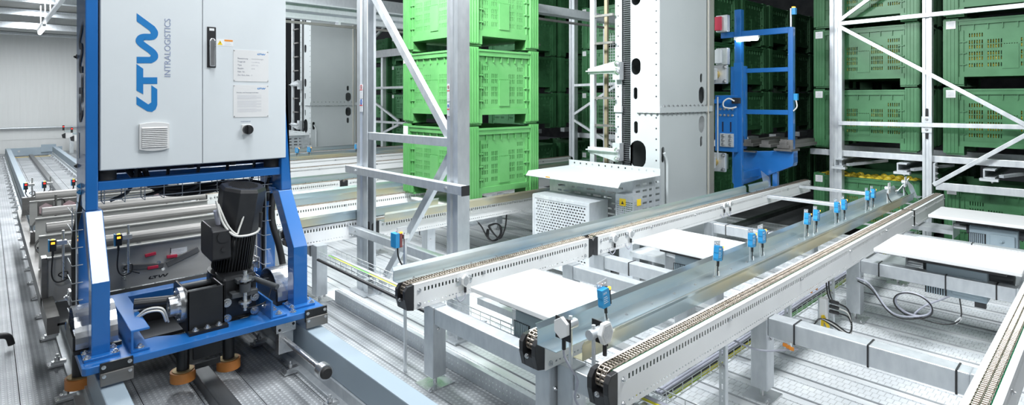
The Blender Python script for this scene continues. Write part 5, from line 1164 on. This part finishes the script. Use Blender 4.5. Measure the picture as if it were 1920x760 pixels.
# ================================================================= CRANES
MX, MY0, MY1, MX1 = 4.956, 3.15, 3.70, 6.02
def mast(label, dy, full):
    r = thing('crane_mast', label, 'crane', (MX, MY0 + dy, 0.0))
    y0, y1 = MY0 + dy, MY1 + dy; zt = 5.2
    # front web (faces the transfer aisle) with holes
    holes = []
    for zc in (2.76, 2.035): holes.append(stadium(y0 + 0.285, zc, 0.058, 0.175))
    holes += [stadium(y0 + 0.29, 1.755, 0.024, 0.125), stadium(y0 + 0.285, 1.40, 0.024, 0.13), stadium(y0 + 0.262, 1.12, 0.10, 0.29), circ(y0 + 0.12, 1.60, 0.011, 10), stadium(y0 + 0.285, 3.4, 0.058, 0.175)]
    obj('front_web', MB().prism([(y0, 0.05), (y0 + 0.35, 0.05), (y0 + 0.35, zt), (y0, zt)], 'x', MX, MX + 0.012, holes), MASTW, r)
    obj('front_flange', MB().box(MX, MX + 0.012, y0 + 0.465, y1, 0.05, zt), MASTW, r)
    obj('rack_channel', MB().box(MX + 0.03, MX + 0.05, y0 + 0.35, y0 + 0.465, 0.05, zt).box(MX, MX + 0.03, y0 + 0.35, y0 + 0.354, 0.05, zt), DARKF, r)
    m = MB(); z = 0.1
    while z < zt: m.box(MX + 0.012, MX + 0.03, y0 + 0.36, y0 + 0.455, z, z + 0.010); z += 0.0225
    t = obj('toothed_belt', m, DARKF, r); t['kind'] = 'stuff'
    # side web facing the camera
    hs = [stadium(MX + 0.83, 1.925, 0.027, 0.105), stadium(MX + 0.84, 1.738, 0.066, 0.19), stadium(MX + 0.84, 1.415, 0.066, 0.19), stadium(MX + 0.83, 1.225, 0.027, 0.12), stadium(MX + 0.06, 1.13, 0.028, 0.16)]
    obj('side_web', MB().prism([(MX + 0.0125, 0.05), (MX1 - 0.0125, 0.05), (MX1 - 0.0125, zt), (MX + 0.0125, zt)], 'y', y0, y0 + 0.012, hs), MASTW, r)
    obj('far_side_web', MB().box(MX + 0.0125, MX1 - 0.0125, y1 - 0.012, y1, 0.05, zt), MASTW, r); obj('back_web', MB().box(MX1 - 0.012, MX1, y0, y1, 0.05, zt), MASTW, r)
    obj('guide_edge', MB().box(MX1 - 0.05, MX1 + 0.04, y0 - 0.008, y0 + 0.05, 0.05, zt), mat('guide_rail_steel', (0.42, 0.40, 0.37), 0.35, 0.6), r)
    obj('hoist_rope', MB().cyl((MX1 - 0.12, y0 - 0.02, 0.3), (MX1 - 0.12, y0 - 0.02, zt), 0.009, 8), mat('rope', (0.55, 0.52, 0.45), 0.5, 0.3), r)
    # bolted splice
    s = obj('splice_strip', MB().box(MX - 0.02, MX, y0 - 0.015, y0 + 0.27, 1.555, 1.62), MASTW, r)
    obj('splice_strip', MB().box(MX + 0.0005, MX1 - 0.02, y0 - 0.02, y0 - 0.0005, 1.5552, 1.6198), MASTW, r)
    obj('splice_strip', MB().box(MX - 0.02, MX, y0 + 0.45, y1, 1.555, 1.62), MASTW, r)
    for k in range(11):
        xx = MX + 0.06 + k * 0.085
        for z, a in ((1.555, (0, 0, -1)), (1.62, (0, 0, 1))): bolt(s, (xx, y0 - 0.012, z), a, 0.011)
    for k in range(4): bolt(s, (MX - 0.012, y0 + 0.03 + k * 0.07, 1.555), (0, 0, -1), 0.013)
    z = 0.75
    while z < 4.0:
        bolt(r, (MX, y0 + 0.04, z), (-1, 0, 0), 0.006, DARKF, 'rivet'); bolt(r, (MX, y1 - 0.04, z), (-1, 0, 0), 0.006, DARKF, 'rivet'); z += 0.108
    obj('foot_block', MB().box(MX - 0.1, MX1 + 0.4, y0 + 0.02, y1 - 0.02, 0.0, 0.3), MASTW, r)
    obj('lead_tube', MB().tube(curve_pts([(MX + 0.06, y0 - 0.012, 1.15), (MX + 0.10, y0 - 0.02, 1.06), (MX + 0.105, y0 - 0.02, 0.9), (MX + 0.105, y0 - 0.02, 0.3)], 5), 0.016, 8), MASTW, r)
    # ladder
    ly = 3.95 + dy
    l = obj('ladder_stile', MB().box(4.88, 4.92, ly - 0.025, ly + 0.035, 0.75, zt), GALVP, r)
    obj('ladder_stile', MB().box(5.05, 5.08, ly - 0.07, ly - 0.03, 0.75, zt), mat('dull_brass', (0.42, 0.36, 0.24), 0.4, 0.6), r)
    for k in range(14): obj('rung', MB().box(4.885, 4.915, y1 - 0.02, ly, 0.80 + k * 0.298, 0.825 + k * 0.298), STAIN, r)
    for zc in (2.0, 1.14):
        up_ = zc > 1.5
        tri = [(ly + 0.06, zc - 0.03), (ly + 0.06, zc + 0.03), (y1 - 0.08, zc + (0.10 if up_ else 0.035)), (y1 - 0.10, zc + (0.10 if up_ else 0.035)), (y1 - 0.10, zc - (0.035 if up_ else 0.11)), (y1 - 0.08, zc - (0.035 if up_ else 0.11))]
        b = obj('ladder_bracket', MB().prism(tri, 'x', MX - 0.085, MX - 0.073), GALVP, r, 0.003)
        obj('bracket_rib', MB().box(MX - 0.12, MX - 0.085, y1 - 0.10, ly + 0.06, zc - 0.005, zc + 0.007), GALVP, r)
        obj('bracket_foot', MB().box(MX - 0.0725, MX, y1 - 0.11, y1 - 0.02, zc - 0.1, zc + 0.09), GALVP, r)
        for z in (zc + (0.07 if up_ else 0.01), zc - (0.01 if up_ else 0.08)): bolt(r, (MX - 0.085, y1 - 0.085, z), (-1, 0, 0), 0.022)
    return r
mast('tall pale crane mast with oval holes and bolted splice', 0.0, True)
mast('distant pale crane mast behind the left steel upright', 2 * PER, False)
# service shelf: white sloping cover over a slotted skirt
sv = thing('service_shelf', 'white sheet metal shelf with slotted skirt at the foot of the mast', 'shelf', (4.2, 3.1, 0.0))
obj('cover', MB().prism([(4.10, 0.905), (4.14, 0.95), (4.78, 0.955), (4.78, 0.95), (4.145, 0.944), (4.105, 0.90)], 'y', 3.03, 4.20), MASTW, sv)
m = MB(); perforate(m, 'y', 3.03, 4.20, 0.955, 1.02, 4.776, 4.78, [(0.98, 0.998, [(3.09 + k * 0.085, 3.108 + k * 0.085) for k in range(13)])]); obj('rear_lip', m, MASTW, sv)
m = MB(); rows = []
for k in range(9):
    za = 0.42 + k * 0.052; o_ = 0.0 if k % 2 else 0.05
    rows.append((za, za + 0.018, [(3.16 + o_ + j * 0.13, 3.16 + o_ + j * 0.13 + (0.10 if (j + k) % 3 else 0.05)) for j in range(7)]))
perforate(m, 'y', 3.10, 4.16, 0.38, 0.92, 4.42, 4.424, rows); obj('slotted_skirt', m, GALV, sv)
m = MB(); perforate(m, 'x', 4.424, 4.9, 0.38, 0.95, 3.098, 3.102, [(0.45 + k * 0.06, 0.47 + k * 0.06, [(4.47 + j * 0.11, 4.54 + j * 0.11) for j in range(4)]) for k in range(8)]); obj('slotted_skirt', m, GALV, sv)
for y in (3.12, 4.14): obj('leg', MB().box(4.74, 4.78, y - 0.02, y + 0.02, 0.0, 0.955), GALV, sv)
obj('orange_mark', MB().box(4.103, 4.1045, 3.86, 3.92, 0.912, 0.922).box(4.1025, 4.103, 3.86, 3.92, 0.912, 0.922), SIGNO, sv)
copy_thing(sv, (0, 2 * PER, 0), 'distant white shelf with slotted skirt beside the cabinet post')
# perforated drive housing
dh = thing('drive_housing', 'perforated grey metal housing box in front of the slotted skirt', 'housing', (4.05, 3.3, 0.0))
m = MB(); rows = []
for k in range(22):
    za = 0.10 + k * 0.0275; o_ = 0.0 if k % 2 else 0.0175
    rows.append((za, za + 0.013, [(3.345 + o_ + j * 0.035, 3.345 + o_ + j * 0.035 + 0.021) for j in range(18)]))
perforate(m, 'y', 3.30, 4.02, 0.06, 0.735, 4.03, 4.034, rows); obj('perforated_front', m, GALVP, dh)
obj('frame', MB().prism([(3.295, 0.05), (4.025, 0.05), (4.025, 0.74), (3.295, 0.74)], 'x', 4.024, 4.031, [[(3.325, 0.085), (3.995, 0.085), (3.995, 0.71), (3.325, 0.71)]]), GALVP, dh)
m = MB(); perforate(m, 'x', 4.031, 4.30, 0.05, 0.74, 3.295, 3.299, []); obj('side_sheet', m, GALV, dh)
obj('top_sheet', MB().box(4.0315, 4.30, 3.2955, 4.025, 0.7405, 0.745), GALV, dh)
obj('warning_sign', MB().prism([(4.18, 0.52), (4.24, 0.52), (4.21, 0.58)], 'y', 3.293, 3.295), SIGNY, dh)
obj('inner_motor', MB().cyl((4.12, 3.4, 0.40), (4.12, 3.9, 0.40), 0.07, 16), DARKF, dh); obj('rear_sheet', MB().box(4.285, 4.298, 3.301, 4.02, 0.05, 0.735), DARKF, dh)
# resistor cage
rc = thing('resistor_cage', 'small wire mesh resistor cage with two yellow warning signs', 'cage', (4.35, 3.1, 0.3))
m = MB(); rows = [(0.42 + k * 0.02, 0.431 + k * 0.02, [(3.02 + j * 0.02, 3.031 + j * 0.02) for j in range(9)]) for k in range(17)]
perforate(m, 'y', 3.01, 3.205, 0.40, 0.80, 4.30, 4.302, rows); obj('mesh_front', m, GALV, rc)
m = MB(); rows = [(0.42 + k * 0.02, 0.431 + k * 0.02, [(4.32 + j * 0.02, 4.331 + j * 0.02) for j in range(6)]) for k in range(17)]
perforate(m, 'x', 4.302, 4.45, 0.40, 0.80, 3.01, 3.012, rows); obj('mesh_side', m, GALV, rc)
obj('lid', MB().box(4.30, 4.45, 3.01, 3.205, 0.80, 0.815), GALV, rc)
for k in range(2): obj('coil', MB().cyl((4.36 + 0.02 * k, 3.07 + k * 0.075, 0.40), (4.36 + 0.02 * k, 3.07 + k * 0.075, 0.78), 0.026, 12), GREENL, rc)
obj('post', MB().box(4.32, 4.43, 3.03, 3.18, 0.0, 0.40), GALV, rc)
for y in (3.125,): obj('warning_sign', MB().box(4.2975, 4.30, y - 0.035, y + 0.035, 0.71, 0.775), SIGNY, rc)
obj('warning_sign', MB().box(4.36, 4.42, 3.007, 3.01, 0.715, 0.775), SIGNY, rc)
obj('sign_mark', MB().prism([(3.11, 0.725), (3.14, 0.725), (3.125, 0.755)], 'x', 4.2965, 4.2975), BLACKP, rc)
# mesh guard behind the ladder
mg = thing('mesh_guard', 'wire mesh guard panel behind the mast ladder', 'guard', (6.0, 4.1, 0.5)); m = MB()
for k in range(18): m.cyl((6.3, 4.18 + k * 0.04, 0.75), (6.3, 4.18 + k * 0.04, 2.6), 0.003, 4)
for k in range(46): m.cyl((6.3, 4.16, 0.76 + k * 0.04), (6.3, 4.88, 0.76 + k * 0.04), 0.003, 4)
w_ = obj('wire_mesh', m, GALVP, mg); w_['kind'] = 'stuff'
for y in (4.15, 4.88): obj('post', MB().box(6.29, 6.33, y - 0.02, y + 0.02, 0.0, 2.8), GALV, mg)
tag(obj('crane_floor_rail', MB().box(1.8 + 2.6, 13.5, 3.38, 3.46, 0.0, 0.06), RAILD), 'dark crane floor rail below the mast', 'rail')

# ---------------------------------------------------------------- blue lifting carriage
ca = thing('lifting_carriage', 'blue crane lifting carriage with ladder-like frame and forks', 'carriage', (7.0, 3.2, 0.7))
def kp_(n, mb, m, bv=0.0, parent=None): return obj(n, mb, m, parent or ca, bv)
X1 = 7.15
# plate beside the mast
pl_ = kp_('mast_plate', MB().box(6.52, 6.58, 3.10, 3.37, 1.06, 1.74), BLUE, 0.006)
for k in range(4):
    for z in (1.50, 1.575): bolt(pl_, (6.52, 3.15 + k * 0.05, z), (-1, 0, 0), 0.011)
kp_('bolt_plate', MB().box(6.505, 6.52, 3.13, 3.30, 1.12, 1.28), GALVP, 0.002, pl_)
for y in (3.17, 3.26):
    for z in (1.15, 1.20, 1.25): bolt(pl_, (6.505, y, z), (-1, 0, 0), 0.015)
for y in (3.17, 3.27): kp_('groove', MB().box(6.517, 6.521, y - 0.008, y + 0.008, 1.30, 1.42), LOGOD, 0, pl_)
kp_('main_upright', MB().box(6.58, 6.63, 3.065, 3.165, 0.62, 2.13), BLUE, 0.006)
kp_('side_beam', MB().box(6.6, X1 + 0.06, 3.10, 3.165, 0.72, 0.82), BLUE, 0.006)
# cantilever arm in the plane across the aisle: tapers towards its tip
kp_('fork_arm', MB().prism([(3.46, 0.60), (3.44, 0.58), (3.36, 0.565), (2.70, 0.88), (2.69, 0.92), (2.69, 1.07), (3.30, 1.02), (3.36, 1.06), (3.40, 1.16), (3.46, 1.16)], 'x', X1, X1 + 0.14), BLUE, 0.008)
for z in (0.74, 1.17): kp_('black_pad', MB().box(X1 - 0.006, X1, 3.30, 3.36, z - 0.045, z + 0.045), RUBBER)
kp_('tall_post', MB().box(X1, X1 + 0.09, 3.34, 3.43, 1.10, 2.86), BLUE, 0.006); kp_('outer_post', MB().box(X1, X1 + 0.07, 2.695, 2.755, 1.06, 2.57), BLUE, 0.005)
kp_('main_plate', MB().box(X1, X1 + 0.06, 3.28, 3.48, 1.05, 2.12), BLUE, 0.006)
for z0_, z1_, y1_ in ((2.50, 2.575, 3.62), (2.03, 2.085, 3.34), (1.50, 1.56, 3.34)): kp_('cross_bar', MB().box(X1 + 0.01, X1 + 0.06, 2.72, y1_, z0_, z1_), BLUE, 0.005)
for y in (3.02, 2.92): kp_('brace_leg', MB().box(X1 + 0.02, X1 + 0.08, y - 0.03, y + 0.03, 0.58, 0.85), BLUE, 0.004)
# forks and deck
for k, y in enumerate((2.80, 3.02, 3.24)):
    kp_('fork', MB().prism([(y - 0.07, 1.09), (y + 0.07, 1.09), (y + 0.07, 1.13), (y + 0.045, 1.13), (y + 0.045, 1.175), (y - 0.045, 1.175), (y - 0.045, 1.13), (y - 0.07, 1.13)], 'x', X1 - 0.03, X1 + 0.9), STAIN, 0.003)
kp_('tread_plate', MB().box(X1 - 0.06, X1 + 0.2, 2.69, 2.90, 1.06, 1.085).box(X1 - 0.016, X1 - 0.006, 2.69, 2.84, 1.085, 1.20), STAIN)
kp_('tread_plate', MB().prism([(3.12, 1.02), (3.30, 1.02), (3.34, 1.14), (3.33, 1.14), (3.29, 1.035), (3.12, 1.035)], 'x', X1 - 0.08, X1 - 0.02), STAIN)
# guide rollers
for z, yy in ((1.985, 3.24), (0.945, 3.26)):
    g = kp_('roller_block', MB().box(6.35, 6.40, yy - 0.10, yy + 0.12, z - 0.11, z + 0.11), GALVP, 0.006)
    kp_('roller_plate', MB().box(6.40, 6.52, yy - 0.06, yy + 0.10, z - 0.09, z + 0.09), mat('olive_metal', (0.24, 0.30, 0.20), 0.4, 0.5), 0.004, g)
    kp_('roller', MB().cyl((6.28, yy + 0.03, z), (6.36, yy + 0.03, z), 0.05, 18), mat('brass', (0.55, 0.40, 0.12), 0.3, 0.8), 0, g); kp_('roller_cap', MB().box(6.22, 6.30, yy - 0.02, yy + 0.12, z - 0.07, z + 0.07), GALVP, 0.01, g)
    for dy, dz in ((-0.08, 0.085), (-0.08, -0.085), (0.09, 0.085), (0.09, -0.085)): bolt(g, (6.35, yy + dy, z + dz), (-1, 0, 0), 0.018)
# cable connector and switch boxes
for z, m_ in ((2.68, RED), (2.25, CABW)):
    b = kp_('switch_box', MB().box(7.02, 7.10, 3.46, 3.62, z - 0.11, z + 0.11), GALVP, 0.01); kp_('box_insert', MB().box(6.99, 7.02, 3.53, 3.62, z - 0.09, z + 0.09), m_, 0.006, b)
kp_('valve_block', MB().box(6.48, 6.53, 3.05, 3.14, 1.64, 1.71), BLACKP, 0.004); kp_('valve_arm', MB().box(6.36, 6.52, 3.28, 3.40, 1.64, 1.69), BLUE, 0.004)
kp_('air_hose', MB().tube(curve_pts([(6.47, 3.10, 1.67), (6.45, 3.16, 1.70), (6.44, 3.22, 1.66), (6.45, 3.22, 1.60), (6.46, 3.14, 1.585), (6.48, 3.08, 1.60)], 6), 0.009), CWHT)
kp_('sensor_rod', MB().cyl((X1 + 0.03, 2.73, 2.57), (X1 + 0.03, 2.73, 2.80), 0.012, 8), GALVP); kp_('rod_sensor', MB().box(X1 + 0.0, X1 + 0.05, 2.67, 2.71, 2.72, 2.80), SENSB); kp_('rod_light', MB().box(X1 + 0.0, X1 + 0.04, 2.68, 2.71, 2.80, 2.815), LED)
kp_('side_sensor', MB().box(X1 + 0.0, X1 + 0.04, 2.645, 2.69, 1.68, 1.76), SENSB); kp_('side_lead', MB().tube(curve_pts([(X1, 2.66, 1.68), (X1, 2.65, 1.6), (X1, 2.69, 1.55)], 5), 0.008), CWHT)
kp_('rope_rod', MB().cyl((6.1, 3.12, 1.0), (6.1, 3.12, 1.72), 0.009, 8), GALV)
lm = thing('work_lamp', 'lit white work lamp strip under the top bar of the blue carriage', 'lamp', (X1 - 0.02, 3.2, 2.45))
obj('housing', MB().box(X1 - 0.03, X1 + 0.01, 3.10, 3.42, 2.462, 2.50), GALVP, lm); obj('tube', MB().cyl((X1 - 0.03, 3.11, 2.455), (X1 - 0.03, 3.38, 2.455), 0.02, 10), LAMP, lm)
